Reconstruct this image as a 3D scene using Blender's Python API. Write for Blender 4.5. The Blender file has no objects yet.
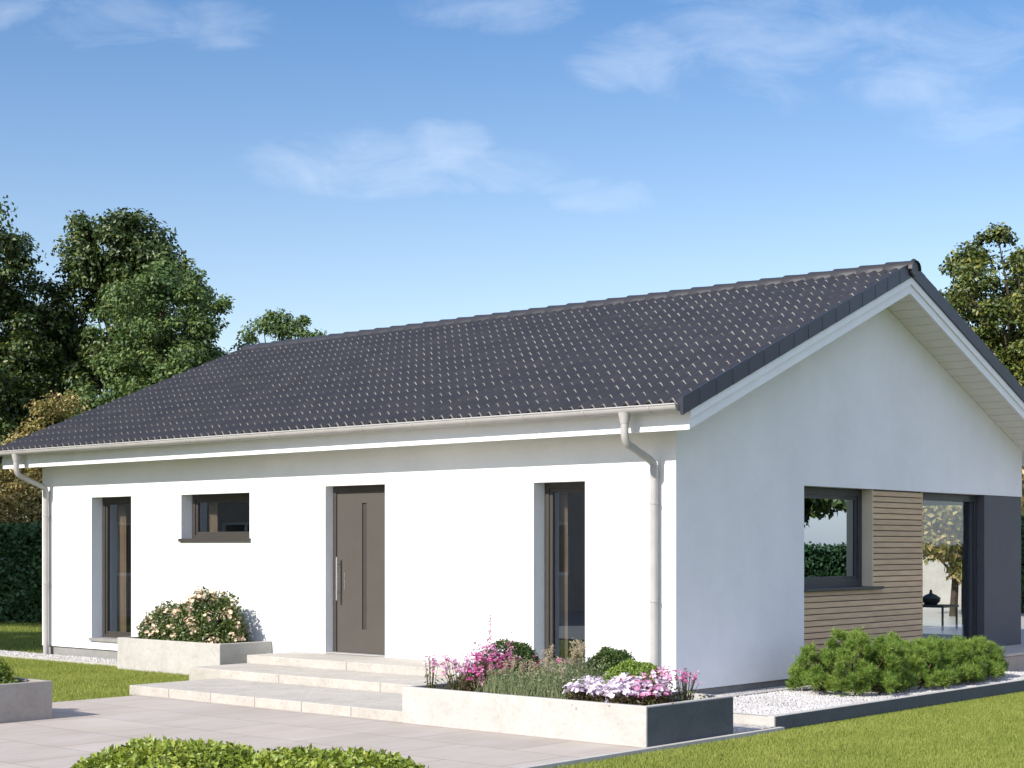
import bpy, bmesh, math, random
import numpy as np
from mathutils import Vector, Matrix
R = math.radians
rng = np.random.default_rng(7)
random.seed(7)
S = bpy.context.scene
COL = S.collection

# ------------------------------------------------------------------ camera frame
FPX = 1616.0
YAW = math.atan(1429 / FPX)
CAM = Vector((10.086, -14.041, 1.70))
FW = Vector((-math.sin(YAW), math.cos(YAW), 0)); RT = Vector((math.cos(YAW), math.sin(YAW), 0))
def spot(u, depth, z=0.0):
    """ground position at a bearing and a distance from the viewpoint"""
    p = CAM + depth * (FW + (u - 512) / FPX * RT)
    return Vector((p.x, p.y, z))

# ------------------------------------------------------------------ materials
def newmat(name):
    m = bpy.data.materials.new(name); m.use_nodes = True
    nt = m.node_tree
    return m, nt, nt.nodes['Principled BSDF']
def N(nt, t, **kw):
    n = nt.nodes.new(t)
    for k, v in kw.items(): setattr(n, k, v)
    return n
def noise(nt, scale, detail=6, rough=.6, vec=None):
    n = N(nt, 'ShaderNodeTexNoise'); n.inputs['Scale'].default_value = scale
    n.inputs['Detail'].default_value = detail; n.inputs['Roughness'].default_value = rough
    if vec is None:
        tc = N(nt, 'ShaderNodeTexCoord'); vec = tc.outputs['Object']
    nt.links.new(vec, n.inputs['Vector'])
    return n
def ramp(nt, fac, stops):
    r = N(nt, 'ShaderNodeValToRGB'); nt.links.new(fac, r.inputs['Fac'])
    e = r.color_ramp.elements
    while len(e) < len(stops): e.new(.5)
    for i, (p, c) in enumerate(stops):
        e[i].position = p; e[i].color = (c[0], c[1], c[2], 1)
    return r
def bump(nt, b, h, strength, dist=.01):
    bp = N(nt, 'ShaderNodeBump'); bp.inputs['Strength'].default_value = strength; bp.inputs['Distance'].default_value = dist
    nt.links.new(h, bp.inputs['Height']); nt.links.new(bp.outputs['Normal'], b.inputs['Normal'])
    return bp
def mat_simple(name, c1, c2=None, scale=4, rough=.6, spec=.5, metal=0, bscale=0, bstr=0, bdist=.01, detail=6):
    m, nt, b = newmat(name)
    if c2 is None: c2 = tuple(x * .93 for x in c1)
    n = noise(nt, scale, detail)
    r = ramp(nt, n.outputs['Fac'], [(.3, c2), (.7, c1)])
    nt.links.new(r.outputs['Color'], b.inputs['Base Color'])
    b.inputs['Roughness'].default_value = rough; b.inputs['Metallic'].default_value = metal
    b.inputs['Specular IOR Level'].default_value = spec
    if bscale:
        n2 = noise(nt, bscale, 4); bump(nt, b, n2.outputs['Fac'], bstr, bdist)
    return m
M = {}
def stucco():
    m, nt, b = newmat('white_render')
    n = noise(nt, 1.1, 8, .65); r = ramp(nt, n.outputs['Fac'], [(.25, (.70, .70, .69)), (.75, (.80, .80, .79))])
    nt.links.new(r.outputs['Color'], b.inputs['Base Color'])
    b.inputs['Roughness'].default_value = .9; b.inputs['Specular IOR Level'].default_value = .2
    n2 = noise(nt, 42, 6, .75); n3 = noise(nt, 7, 3)
    ad = N(nt, 'ShaderNodeMath', operation='MULTIPLY_ADD'); nt.links.new(n3.outputs['Fac'], ad.inputs[0]); ad.inputs[1].default_value = 1.2
    nt.links.new(n2.outputs['Fac'], ad.inputs[2]); bump(nt, b, ad.outputs[0], .6, .008)
    return m
M['stucco'] = stucco()
M['white'] = mat_simple('white_paint', (.78, .78, .77), (.72, .72, .71), 3, .5)
M['plinth'] = mat_simple('grey_plinth', (.27, .265, .25), (.21, .205, .195), 5, .85, .2, bscale=40, bstr=.3, bdist=.004)
M['zinc'] = mat_simple('pale_zinc', (.42, .40, .38), (.35, .335, .32), 5, .5, .5)
M['darkframe'] = mat_simple('anthracite_frame', (.035, .038, .045), (.028, .03, .036), 6, .4)
M['brownframe'] = mat_simple('umber_frame', (.051, .044, .038), (.044, .038, .033), 6, .45)
M['doorleaf'] = mat_simple('umber_door', (.076, .066, .057), (.07, .06, .052), 4, .5)
M['black'] = mat_simple('black_metal', (.015, .015, .016), (.012, .012, .012), 4, .4)
M['steel'] = mat_simple('brushed_steel', (.75, .74, .72), (.62, .61, .6), 30, .25, .5, 1)
M['greypanel'] = mat_simple('anthracite_panel', (.085, .087, .098), (.075, .077, .088), 3, .55, .3)
M['intwall'] = mat_simple('interior_plaster', (.46, .43, .39), (.40, .375, .34), 2, .9, .2)
M['intfloor'] = mat_simple('interior_tile', (.55, .53, .50), (.48, .46, .44), 2, .3)
M['curtain'] = mat_simple('linen_curtain', (.6, .54, .46), (.45, .40, .34), 6, .95, .1)
M['soil'] = mat_simple('dark_soil', (.07, .048, .035), (.03, .022, .016), 30, .95, .1, bscale=60, bstr=1, bdist=.02)
M['bark'] = mat_simple('bark', (.10, .075, .055), (.045, .035, .027), 12, .95, .1, bscale=20, bstr=.8, bdist=.03)
M['stem'] = mat_simple('brown_stem', (.12, .09, .05), (.07, .06, .03), 12, .9, .1)

def concrete(name, c1, c2, pits=.5):
    m, nt, b = newmat(name)
    n = noise(nt, 3.2, 10, .7); r = ramp(nt, n.outputs['Fac'], [(.28, c2), (.72, c1)])
    n2 = noise(nt, 26, 6, .75); r2 = ramp(nt, n2.outputs['Fac'], [(.28, (.72, .70, .66)), (.5, (1, 1, 1))])
    mx = N(nt, 'ShaderNodeMixRGB', blend_type='MULTIPLY'); mx.inputs[0].default_value = pits
    nt.links.new(r.outputs['Color'], mx.inputs[1]); nt.links.new(r2.outputs['Color'], mx.inputs[2])
    nt.links.new(mx.outputs[0], b.inputs['Base Color'])
    b.inputs['Roughness'].default_value = .85; b.inputs['Specular IOR Level'].default_value = .25
    bump(nt, b, n2.outputs['Fac'], .5, .008)
    return m
M['conc'] = concrete('cast_concrete', (.50, .475, .44), (.38, .36, .33))
M['conc_warm'] = concrete('step_stone', (.485, .45, .405), (.36, .33, .29), .85)
M['conc_dark'] = concrete('brownish_concrete', (.36, .33, .29), (.28, .25, .22))

def paving():
    m, nt, b = newmat('paving_slabs')
    tc = N(nt, 'ShaderNodeTexCoord')
    br = N(nt, 'ShaderNodeTexBrick'); nt.links.new(tc.outputs['Object'], br.inputs['Vector'])
    br.inputs['Scale'].default_value = 1; br.inputs['Brick Width'].default_value = 1.2; br.inputs['Row Height'].default_value = .8
    br.inputs['Mortar Size'].default_value = .006; br.inputs['Mortar Smooth'].default_value = .3; br.inputs['Bias'].default_value = 0
    br.inputs['Color1'].default_value = (.475, .42, .38, 1); br.inputs['Color2'].default_value = (.42, .375, .34, 1); br.inputs['Mortar'].default_value = (.22, .19, .16, 1)
    mp = N(nt, 'ShaderNodeMapping'); nt.links.new(tc.outputs['Object'], mp.inputs[0]); mp.inputs['Scale'].default_value = (1, .35, 1); mp.inputs['Rotation'].default_value = (0, 0, .5)
    n = noise(nt, 2.2, 9, .7, mp.outputs[0]); r = ramp(nt, n.outputs['Fac'], [(.25, (.80, .76, .70)), (.7, (1, 1, 1))])
    mx = N(nt, 'ShaderNodeMixRGB', blend_type='MULTIPLY'); mx.inputs[0].default_value = 1
    nt.links.new(br.outputs['Color'], mx.inputs[1]); nt.links.new(r.outputs['Color'], mx.inputs[2]); nt.links.new(mx.outputs[0], b.inputs['Base Color'])
    b.inputs['Roughness'].default_value = .8; b.inputs['Specular IOR Level'].default_value = .25
    n2 = noise(nt, 40, 5); bump(nt, b, n2.outputs['Fac'], .3, .004)
    return m
M['paving'] = paving()
def lawnmat():
    m, nt, b = newmat('lawn_soil')
    n = noise(nt, 1.5, 10, .7); r = ramp(nt, n.outputs['Fac'], [(.3, (.12, .16, .025)), (.7, (.20, .24, .045))])
    n2 = noise(nt, 90, 4, .8); r2 = ramp(nt, n2.outputs['Fac'], [(.35, (.45, .5, .4)), (.65, (1.1, 1.1, 1))])
    mx = N(nt, 'ShaderNodeMixRGB', blend_type='MULTIPLY'); mx.inputs[0].default_value = 1
    nt.links.new(r.outputs['Color'], mx.inputs[1]); nt.links.new(r2.outputs['Color'], mx.inputs[2]); nt.links.new(mx.outputs[0], b.inputs['Base Color'])
    b.inputs['Roughness'].default_value = .9; b.inputs['Specular IOR Level'].default_value = .15
    bump(nt, b, n2.outputs['Fac'], .8, .03)
    return m
M['lawn'] = lawnmat()
def gravelmat():
    m, nt, b = newmat('white_gravel')
    tc = N(nt, 'ShaderNodeTexCoord'); v = N(nt, 'ShaderNodeTexVoronoi'); v.inputs['Scale'].default_value = 34
    nt.links.new(tc.outputs['Object'], v.inputs['Vector'])
    r = ramp(nt, v.outputs['Distance'], [(.2, (.62, .59, .56)), (.75, (.28, .26, .24))])
    nt.links.new(r.outputs['Color'], b.inputs['Base Color']); b.inputs['Roughness'].default_value = .9
    bp = bump(nt, b, v.outputs['Distance'], .9, .02); bp.invert = True
    return m
M['gravel'] = gravelmat()
def islandmat(name, cols, rough=.55, transl=.3, spec=.3, scale=None):
    """foliage: colour differs from leaf to leaf"""
    m, nt, b = newmat(name)
    g = N(nt, 'ShaderNodeNewGeometry')
    n = noise(nt, scale or .9, 3)
    ad = N(nt, 'ShaderNodeMath', operation='MULTIPLY_ADD'); nt.links.new(g.outputs['Random Per Island'], ad.inputs[0]); ad.inputs[1].default_value = .65
    s = N(nt, 'ShaderNodeMath', operation='MULTIPLY_ADD'); nt.links.new(n.outputs['Fac'], s.inputs[0]); s.inputs[1].default_value = .9; s.inputs[2].default_value = -.28
    nt.links.new(s.outputs[0], ad.inputs[2])
    k = len(cols)
    r = ramp(nt, ad.outputs[0], [(i / (k - 1), c) for i, c in enumerate(cols)])
    nt.links.new(r.outputs['Color'], b.inputs['Base Color'])
    b.inputs['Roughness'].default_value = rough; b.inputs['Specular IOR Level'].default_value = spec
    if transl:
        t = N(nt, 'ShaderNodeBsdfTranslucent')
        hs = N(nt, 'ShaderNodeHueSaturation'); hs.inputs['Value'].default_value = 1.2; hs.inputs['Hue'].default_value = .485
        nt.links.new(r.outputs['Color'], hs.inputs['Color']); nt.links.new(hs.outputs[0], t.inputs['Color'])
        mx = N(nt, 'ShaderNodeMixShader'); mx.inputs[0].default_value = transl
        nt.links.new(b.outputs[0], mx.inputs[1]); nt.links.new(t.outputs[0], mx.inputs[2])
        nt.links.new(mx.outputs[0], nt.nodes['Material Output'].inputs['Surface'])
    return m
M['leaf_dark'] = islandmat('dark_foliage', [(.014, .034, .009), (.045, .08, .016), (.18, .21, .045)], .45, .2, .5)
M['leaf_mid'] = islandmat('mid_foliage', [(.03, .075, .025), (.09, .15, .04), (.22, .27, .07)], .5, .25, .4)
M['leaf_olive'] = islandmat('olive_foliage', [(.02, .042, .01), (.075, .105, .02), (.26, .25, .05)], .45, .2, .5)
M['leaf_gold'] = islandmat('golden_foliage', [(.07, .09, .02), (.28, .23, .06), (.68, .52, .28)], .5, .3, .4, 1.6)
M['leaf_hedge'] = islandmat('hedge_foliage', [(.016, .05, .016), (.04, .095, .028), (.075, .14, .04)], .5, .1, .4)
M['leaf_shrub'] = islandmat('shrub_foliage', [(.08, .14, .01), (.20, .27, .03), (.36, .42, .08)], .4, .25, .5, 5)
M['leaf_bright'] = islandmat('bright_foliage', [(.09, .15, .01), (.22, .28, .03), (.42, .45, .09)], .45, .25, .5, 4)
M['leaf_rose'] = islandmat('flowering_shrub_foliage', [(.03, .055, .012), (.065, .10, .02), (.15, .19, .04)], .4, .2, .5, 5)
M['leaf_box'] = islandmat('box_foliage', [(.03, .06, .012), (.06, .10, .02), (.10, .15, .03)], .5, .2, .4, 8)
M['leaf_box2'] = islandmat('light_box_foliage', [(.08, .15, .02), (.17, .26, .04), (.30, .38, .08)], .5, .2, .4, 8)
M['needle'] = islandmat('pine_needles', [(.04, .10, .02), (.15, .25, .035), (.42, .50, .11)], .5, .25, .4, 5)
M['grass'] = islandmat('lawn_grass', [(.15, .19, .03), (.25, .29, .055), (.36, .38, .10)], .6, .25, .25, 1.2)
M['drygrass'] = islandmat('ornamental_grass', [(.10, .16, .08), (.20, .24, .12), (.40, .38, .22)], .7, .3, .2, 6)
M['petal_peach'] = islandmat('peach_petals', [(.72, .48, .32), (.80, .64, .46), (.82, .74, .60)], .6, .25, .2, 12)
M['petal_pink'] = islandmat('pink_petals', [(.50, .10, .26), (.68, .28, .45), (.80, .52, .66)], .6, .3, .2, 9)
M['petal_magenta'] = islandmat('magenta_petals', [(.38, .04, .16), (.55, .09, .28), (.70, .25, .45)], .6, .3, .2, 9)
M['petal_white'] = islandmat('pale_petals', [(.68, .52, .66), (.80, .70, .80), (.84, .80, .84)], .6, .3, .2, 9)
M['leaf_purple'] = islandmat('reddish_foliage', [(.03, .035, .012), (.07, .045, .02), (.07, .10, .02)], .5, .2, .4, 9)

def glassmat(name, ior=.2, tint=(.75, .78, .78)):
    m = bpy.data.materials.new(name); m.use_nodes = True; nt = m.node_tree; nt.nodes.remove(nt.nodes['Principled BSDF'])
    lw = N(nt, 'ShaderNodeLayerWeight'); lw.inputs[0].default_value = .5
    pw = N(nt, 'ShaderNodeMath', operation='POWER'); nt.links.new(lw.outputs['Facing'], pw.inputs[0]); pw.inputs[1].default_value = 4
    fr = N(nt, 'ShaderNodeMath', operation='MULTIPLY_ADD'); nt.links.new(pw.outputs[0], fr.inputs[0]); fr.inputs[1].default_value = 1 - ior; fr.inputs[2].default_value = ior
    t = N(nt, 'ShaderNodeBsdfTransparent'); t.inputs[0].default_value = (*tint, 1)
    g = N(nt, 'ShaderNodeBsdfGlossy'); g.inputs['Roughness'].default_value = .0; g.inputs['Color'].default_value = (.72, .86, 1, 1)
    n = noise(nt, .8, 1); bp = N(nt, 'ShaderNodeBump'); bp.inputs['Strength'].default_value = .05; bp.inputs['Distance'].default_value = .02
    nt.links.new(n.outputs['Fac'], bp.inputs['Height']); nt.links.new(bp.outputs[0], g.inputs['Normal'])
    mx = N(nt, 'ShaderNodeMixShader'); nt.links.new(fr.outputs[0], mx.inputs[0]); nt.links.new(t.outputs[0], mx.inputs[1]); nt.links.new(g.outputs[0], mx.inputs[2])
    nt.links.new(mx.outputs[0], nt.nodes['Material Output'].inputs['Surface'])
    return m
M['glass'] = glassmat('window_glass', .07, (.93, .95, .95))
M['glass_front'] = glassmat('front_window_glass', .24, (.62, .58, .53))
M['glass_tint'] = glassmat('tinted_window_glass', .50, (.16, .18, .21))

M['tan'] = mat_simple('tan_render', (.44, .37, .29), (.38, .32, .25), 2, .9)
M['dark_pane'] = mat_simple('dark_pane', (.03, .035, .04), None, 4, .08)
def tilemat():
    m, nt, b = newmat('anthracite_roof_tile')
    g = N(nt, 'ShaderNodeNewGeometry')
    n = noise(nt, 2.0, 8, .7)
    r = ramp(nt, n.outputs['Fac'], [(.3, (.031, .029, .030)), (.7, (.040, .037, .038))])
    tcc = N(nt, 'ShaderNodeTexCoord'); sc = N(nt, 'ShaderNodeVectorMath', operation='MULTIPLY'); nt.links.new(tcc.outputs['Object'], sc.inputs[0]); sc.inputs[1].default_value = (1 / .30, 1 / .305, 0)
    fl = N(nt, 'ShaderNodeVectorMath', operation='FLOOR'); nt.links.new(sc.outputs[0], fl.inputs[0]); wnz = N(nt, 'ShaderNodeTexWhiteNoise'); nt.links.new(fl.outputs[0], wnz.inputs['Vector'])
    r2 = ramp(nt, wnz.outputs['Value'], [(0, (.88, .88, .89)), (.6, (1, 1, 1)), (1, (1.14, 1.12, 1.1))])
    mx = N(nt, 'ShaderNodeMixRGB', blend_type='MULTIPLY'); mx.inputs[0].default_value = 1
    nt.links.new(r.outputs['Color'], mx.inputs[1]); nt.links.new(r2.outputs['Color'], mx.inputs[2]); nt.links.new(mx.outputs[0], b.inputs['Base Color'])
    b.inputs['Roughness'].default_value = .40; b.inputs['Specular IOR Level'].default_value = .46
    n2 = noise(nt, 60, 4); bump(nt, b, n2.outputs['Fac'], .15, .003)
    return m
M['tile'] = tilemat()
M['ridge'] = mat_simple('ridge_tile', (.044, .040, .041), (.033, .031, .033), 3, .4, .5)
M['verge'] = mat_simple('verge_tile', (.028, .030, .042), (.02, .022, .032), 3, .4, .5)
def woodmat():
    m, nt, b = newmat('larch_cladding')
    tc = N(nt, 'ShaderNodeTexCoord'); mp = N(nt, 'ShaderNodeMapping'); nt.links.new(tc.outputs['Object'], mp.inputs[0]); mp.inputs['Scale'].default_value = (1, .8, 14)
    n = noise(nt, 3, 8, .65, mp.outputs[0]); r = ramp(nt, n.outputs['Fac'], [(.28, (.44, .315, .19)), (.72, (.64, .475, .30))])
    g = N(nt, 'ShaderNodeNewGeometry'); r2 = ramp(nt, g.outputs['Random Per Island'], [(0, (.86, .86, .86)), (1, (1.08, 1.06, 1.04))])
    mx = N(nt, 'ShaderNodeMixRGB', blend_type='MULTIPLY'); mx.inputs[0].default_value = 1
    nt.links.new(r.outputs['Color'], mx.inputs[1]); nt.links.new(r2.outputs['Color'], mx.inputs[2]); nt.links.new(mx.outputs[0], b.inputs['Base Color'])
    b.inputs['Roughness'].default_value = .7; b.inputs['Specular IOR Level'].default_value = .25
    return m
M['wood'] = woodmat()

# ------------------------------------------------------------------ mesh helpers
class MB:
    def __init__(s): s.v = []; s.f = []; s.smooth = False
    def quad(s, *p):
        i = len(s.v); s.v += [tuple(q) for q in p]; s.f.append(tuple(range(i, i + len(p)))); return s
    def box(s, x0, x1, y0, y1, z0, z1):
        i = len(s.v)
        s.v += [(x0, y0, z0), (x1, y0, z0), (x1, y1, z0), (x0, y1, z0), (x0, y0, z1), (x1, y0, z1), (x1, y1, z1), (x0, y1, z1)]
        s.f += [tuple(i + k for k in q) for q in [(0, 3, 2, 1), (4, 5, 6, 7), (0, 1, 5, 4), (1, 2, 6, 5), (2, 3, 7, 6), (3, 0, 4, 7)]]
        return s
    def prism(s, poly, axis, a, b):
        """poly of 2-D points; axis 0: poly is (y,z); 1: (x,z); 2: (x,y)"""
        def P(q, t): return (t, q[0], q[1]) if axis == 0 else (q[0], t, q[1]) if axis == 1 else (q[0], q[1], t)
        i = len(s.v); n = len(poly)
        s.v += [P(q, a) for q in poly] + [P(q, b) for q in poly]
        s.f.append(tuple(range(i, i + n))); s.f.append(tuple(range(i + 2 * n - 1, i + n - 1, -1)))
        for k in range(n): s.f.append((i + k, i + n + k, i + n + (k + 1) % n, i + (k + 1) % n))
        return s
    def tube(s, pts, rad, seg=12, caps=True):
        pts = [Vector(p) for p in pts]; n = len(pts)
        if not hasattr(rad, '__len__'): rad = [rad] * n
        i0 = len(s.v); prev = None
        for k in range(n):
            d = (pts[min(k + 1, n - 1)] - pts[max(k - 1, 0)]).normalized()
            if prev is None:
                a = Vector((1, 0, 0)) if abs(d.x) < .9 else Vector((0, 1, 0)); u = d.cross(a).normalized()
            else: u = (prev - d * prev.dot(d)).normalized()
            prev = u; w = d.cross(u)
            for q in range(seg):
                t = 2 * math.pi * q / seg; s.v.append(tuple(pts[k] + (u * math.cos(t) + w * math.sin(t)) * rad[k]))
        for k in range(n - 1):
            for q in range(seg):
                a = i0 + k * seg + q; b = i0 + k * seg + (q + 1) % seg
                s.f.append((a, b, b + seg, a + seg))
        if caps:
            s.f.append(tuple(i0 + q for q in range(seg))[::-1]); s.f.append(tuple(i0 + (n - 1) * seg + q for q in range(seg)))
        return s
    def build(s, name, mat, parent=None, bevel=0, smooth=None, origin=None):
        me = bpy.data.meshes.new(name)
        vs = s.v
        if origin is not None: vs = [(a - origin[0], b - origin[1], c - origin[2]) for a, b, c in vs]
        me.from_pydata(vs, [], s.f)
        bm = bmesh.new(); bm.from_mesh(me)
        bmesh.ops.remove_doubles(bm, verts=bm.verts, dist=1e-5); bmesh.ops.recalc_face_normals(bm, faces=bm.faces)
        bm.to_mesh(me); bm.free()
        me.materials.append(mat)
        o = bpy.data.objects.new(name, me); COL.objects.link(o)
        if origin is not None: o.location = origin
        if parent: o.parent = parent
        if smooth is not None:
            for p in me.polygons: p.use_smooth = True
            me.set_sharp_from_angle(angle=R(smooth))
        if bevel:
            bv = o.modifiers.new('bevel', 'BEVEL'); bv.width = bevel; bv.segments = 2; bv.limit_method = 'ANGLE'; bv.angle_limit = R(40)
        return o
def np_mesh(name, verts, faces, mat, parent=None, loc=None, smooth=False):
    """verts (n,3), faces (m,k)"""
    me = bpy.data.meshes.new(name)
    n, (m, k) = len(verts), faces.shape
    me.vertices.add(n); me.vertices.foreach_set('co', np.asarray(verts, dtype=np.float32).ravel())
    me.loops.add(m * k); me.loops.foreach_set('vertex_index', faces.astype(np.int32).ravel())
    me.polygons.add(m); me.polygons.foreach_set('loop_start', np.arange(0, m * k, k, dtype=np.int32))
    me.update(calc_edges=True); me.validate()
    if smooth: me.polygons.foreach_set('use_smooth', np.ones(m, dtype=bool))
    me.materials.append(mat)
    o = bpy.data.objects.new(name, me); COL.objects.link(o)
    if loc is not None: o.location = loc
    if parent: o.parent = parent
    return o
def tag(o, label=None, cat=None, group=None, kind=None):
    if label: o['label'] = label
    if cat: o['category'] = cat
    if group: o['group'] = group
    if kind: o['kind'] = kind
    return o
def thing(name, label, cat, loc=(0, 0, 0), rz=0, group=None):
    o = bpy.data.objects.new(name, None); COL.objects.link(o); o.empty_display_size = .2
    o.location = loc; o.rotation_euler = (0, 0, rz); return tag(o, label, cat, group)
def nrm(a): return a / np.maximum(np.linalg.norm(a, axis=1, keepdims=True), 1e-9)
def leaf_geo(P, L, W, out=None, bias=.8, fold=.2, droop=0.):
    """one small folded leaf (4 verts) at every point"""
    n = len(P)
    L = L * rng.uniform(.65, 1.3, (n, 1)); W = W * rng.uniform(.7, 1.25, (n, 1))
    nn = rng.normal(size=(n, 3))
    if out is not None: nn = nrm(nn) + bias * out
    nn = nrm(nn)
    d = rng.normal(size=(n, 3)); d[:, 2] -= droop; d = nrm(d - nn * (d * nn).sum(1, keepdims=True))
    s = np.cross(d, nn)
    V = np.empty((n, 4, 3)); V[:, 0] = P; V[:, 1] = P + d * L * .5 + s * W * .5 + nn * W * fold
    V[:, 2] = P + d * L; V[:, 3] = P + d * L * .5 - s * W * .5 + nn * W * fold
    F = np.arange(n * 4).reshape(n, 4)
    # two triangles folded on the midrib
    T = np.concatenate([F[:, [0, 1, 2]], F[:, [0, 2, 3]]])
    return V.reshape(-1, 3), T
def blade_geo(P, d, L, w):
    """thin pointed blades: P base, d direction, L length, w width"""
    n = len(P); s = nrm(np.cross(d, rng.normal(size=(n, 3))))
    V = np.empty((n, 3, 3)); V[:, 0] = P - s * w / 2; V[:, 1] = P + s * w / 2; V[:, 2] = P + d * L
    return V.reshape(-1, 3), np.arange(n * 3).reshape(n, 3)
def join_geo(gs):
    V = []; F = []; o = 0
    for v, f in gs: V.append(v); F.append(f + o); o += len(v)
    return np.concatenate(V), np.concatenate(F)
def sph(n): return nrm(rng.normal(size=(n, 3)))

# ------------------------------------------------------------------ ground
def sheet(name, poly, z, mat, kind='structure', th=0):
    mb = MB()
    if th: mb.prism(poly, 2, z - th, z)
    else: mb.quad(*[(x, y, z) for x, y in poly])
    return tag(mb.build(name, mat), kind=kind)
# the lawn is one sheet out to the horizon, gently uneven near the house
sheet('ground', [(-700, -700), (700, -700), (700, 700), (-700, 700)], -.03, M['lawn'])
PX0, PX1 = -5.2, 2.0
paving_o = sheet('paving', [(PX0, -30), (PX1, -30), (PX1, -1.6), (PX0, -1.6)], 0, M['paving'], th=.08)
sheet('driveway', [(-34, -24), (-5.21, -24), (-5.21, -8.2), (-34, -8.2)], -.004, M['conc_dark'], th=.02)
sheet('kerb', [(PX1, -30), (PX1 + .06, -30), (PX1 + .06, -1.15), (PX1, -1.15)], .012, M['conc'], th=.12)
# gravel bed on the gable side with raised kerb
sheet('gravel_bed', [(0, -1.06), (1.86, -1.06), (1.86, 5.85), (0, 5.85)], .062, M['gravel'], th=.1)
kb = MB().box(1.86, 1.93, -1.12, 5.9, -.05, .1).box(.3, 1.86, -1.12, -1.06, -.05, .1)
tag(kb.build('gravel_kerb', M['conc'], bevel=.006), kind='structure')
M['slate'] = concrete('slate_grey_panel', (.105, .115, .12), (.075, .085, .088), .5)
tag(MB().box(1.931, 1.943, -1.118, 5.9, -.06, .096).build('kerb_facing', M['slate']), kind='structure')
tag(MB().box(.36, .385, -.9, 5.8, .05, .077).build('edging_strip', M['plinth']), kind='structure')
# gravel in front of the house
sheet('gravel_strip', [(-14.2, -.55), (-8.87, -.55), (-8.87, 0), (-14.2, 0)], .004, M['gravel'])
sheet('gravel_edge', [(-14.2, -.61), (-8.87, -.61), (-8.87, -.55), (-14.2, -.55)], .01, M['conc'], th=.05)
sheet('gravel_side', [(-.9, -1.84), (1.95, -1.84), (1.95, -1.125), (-.9, -1.125)], .006, M['gravel'])
sheet('side_path', [(.0, 5.9), (4.4, 5.9), (4.4, 12), (.0, 12)], .012, M['paving'], th=.06)
tag(MB().box(0.002, .78, 5.95, 13, .0, .215).build('terrace', M['conc_dark'], bevel=.01), kind='structure')
tag(MB().box(0.002, .80, 5.93, 13, .217, .25).build('terrace_top', M['conc_warm'], bevel=.006), kind='structure')
tag(MB().box(-9, 3.5, 8.66, 21.8, -.02, .2).build('back_terrace', M['intfloor']), kind='structure')

def pebbles(name, rects, dens, z):
    P = []
    for x0, x1, y0, y1 in rects:
        n = int((x1 - x0) * (y1 - y0) * dens); P.append(np.c_[rng.uniform(x0, x1, n), rng.uniform(y0, y1, n), np.full(n, z)])
    P = np.concatenate(P); n = len(P)
    base = np.array([(1, 0, 0), (0, 1, 0), (-1, 0, 0), (0, -1, 0), (0, 0, .7), (0, 0, -.7)])
    s = rng.uniform(.008, .019, (n, 1, 1)) * (1 + rng.uniform(-.3, .3, (n, 6, 3)))
    V = base[None] * s; a = rng.uniform(0, 6.28, n); c, q = np.cos(a)[:, None], np.sin(a)[:, None]
    X = V[..., 0] * c - V[..., 1] * q; Y = V[..., 0] * q + V[..., 1] * c
    V = np.stack([X, Y, V[..., 2]], -1) + P[:, None]
    F = np.array([(0, 1, 4), (1, 2, 4), (2, 3, 4), (3, 0, 4), (1, 0, 5), (2, 1, 5), (3, 2, 5), (0, 3, 5)])
    F = (F[None] + 6 * np.arange(n)[:, None, None]).reshape(-1, 3)
    return tag(np_mesh(name, V.reshape(-1, 3), F, M['pebble']), kind='stuff')
M['pebble'] = islandmat('pebbles', [(.28, .26, .24), (.48, .455, .44), (.62, .60, .59)], .85, 0, .2)
pebbles('gravel_stones', [(.39, 1.86, -1.05, 5.8)], 2100, .066)
pebbles('gravel_stones', [(-14, -8.8, -.54, -.02)], 900, .008)

def grass(name, polys, dens, hgt, loc_fn=None):
    gs = []
    for (x0, x1, y0, y1) in polys:
        n = int((x1 - x0) * (y1 - y0) * dens)
        P = np.c_[rng.uniform(x0, x1, n), rng.uniform(y0, y1, n), np.full(n, -.03)]
        # keep only what the lens could see from near the viewpoint, with a margin
        rel = P[:, :2] - np.array(CAM[:2]); dep = rel @ np.array(FW[:2]); lat = rel @ np.array(RT[:2])
        k = (np.abs(lat / dep) < .42) & (dep > 8); P = P[k]; n = len(P)
        d = rng.normal(size=(n, 3)) * .38; d[:, 2] = 1; d = nrm(d)
        gs.append(blade_geo(P, d, hgt * rng.uniform(.5, 1.25, (n, 1)), .0045 + .003 * rng.random((n, 1))))
    V, F = join_geo(gs)
    return tag(np_mesh(name, V, F, M['grass']), kind='stuff')
grass('grass', [(2.07, 7, -9, 12)], 8500, .034)
grass('grass', [(-13, -5.21, -8, -.62)], 4200, .042)
grass('grass', [(-30, -12.7, -1, 9)], 420, .06)

# ------------------------------------------------------------------ house
L_, W_ = -12.12, 8.64
GX, EV = .47, .42                     # gable and eave overhang
APY = W_ / 2; K = .411
def zs(y): return 2.887 + K * (min(y, W_ - y) + EV)      # underside of the roof
def zb(y): return zs(y) + .215                             # underside of the tiles
H = thing('house', 'white rendered bungalow with dark tiled gable roof, brown front door and timber clad gable corner', 'house')

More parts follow.
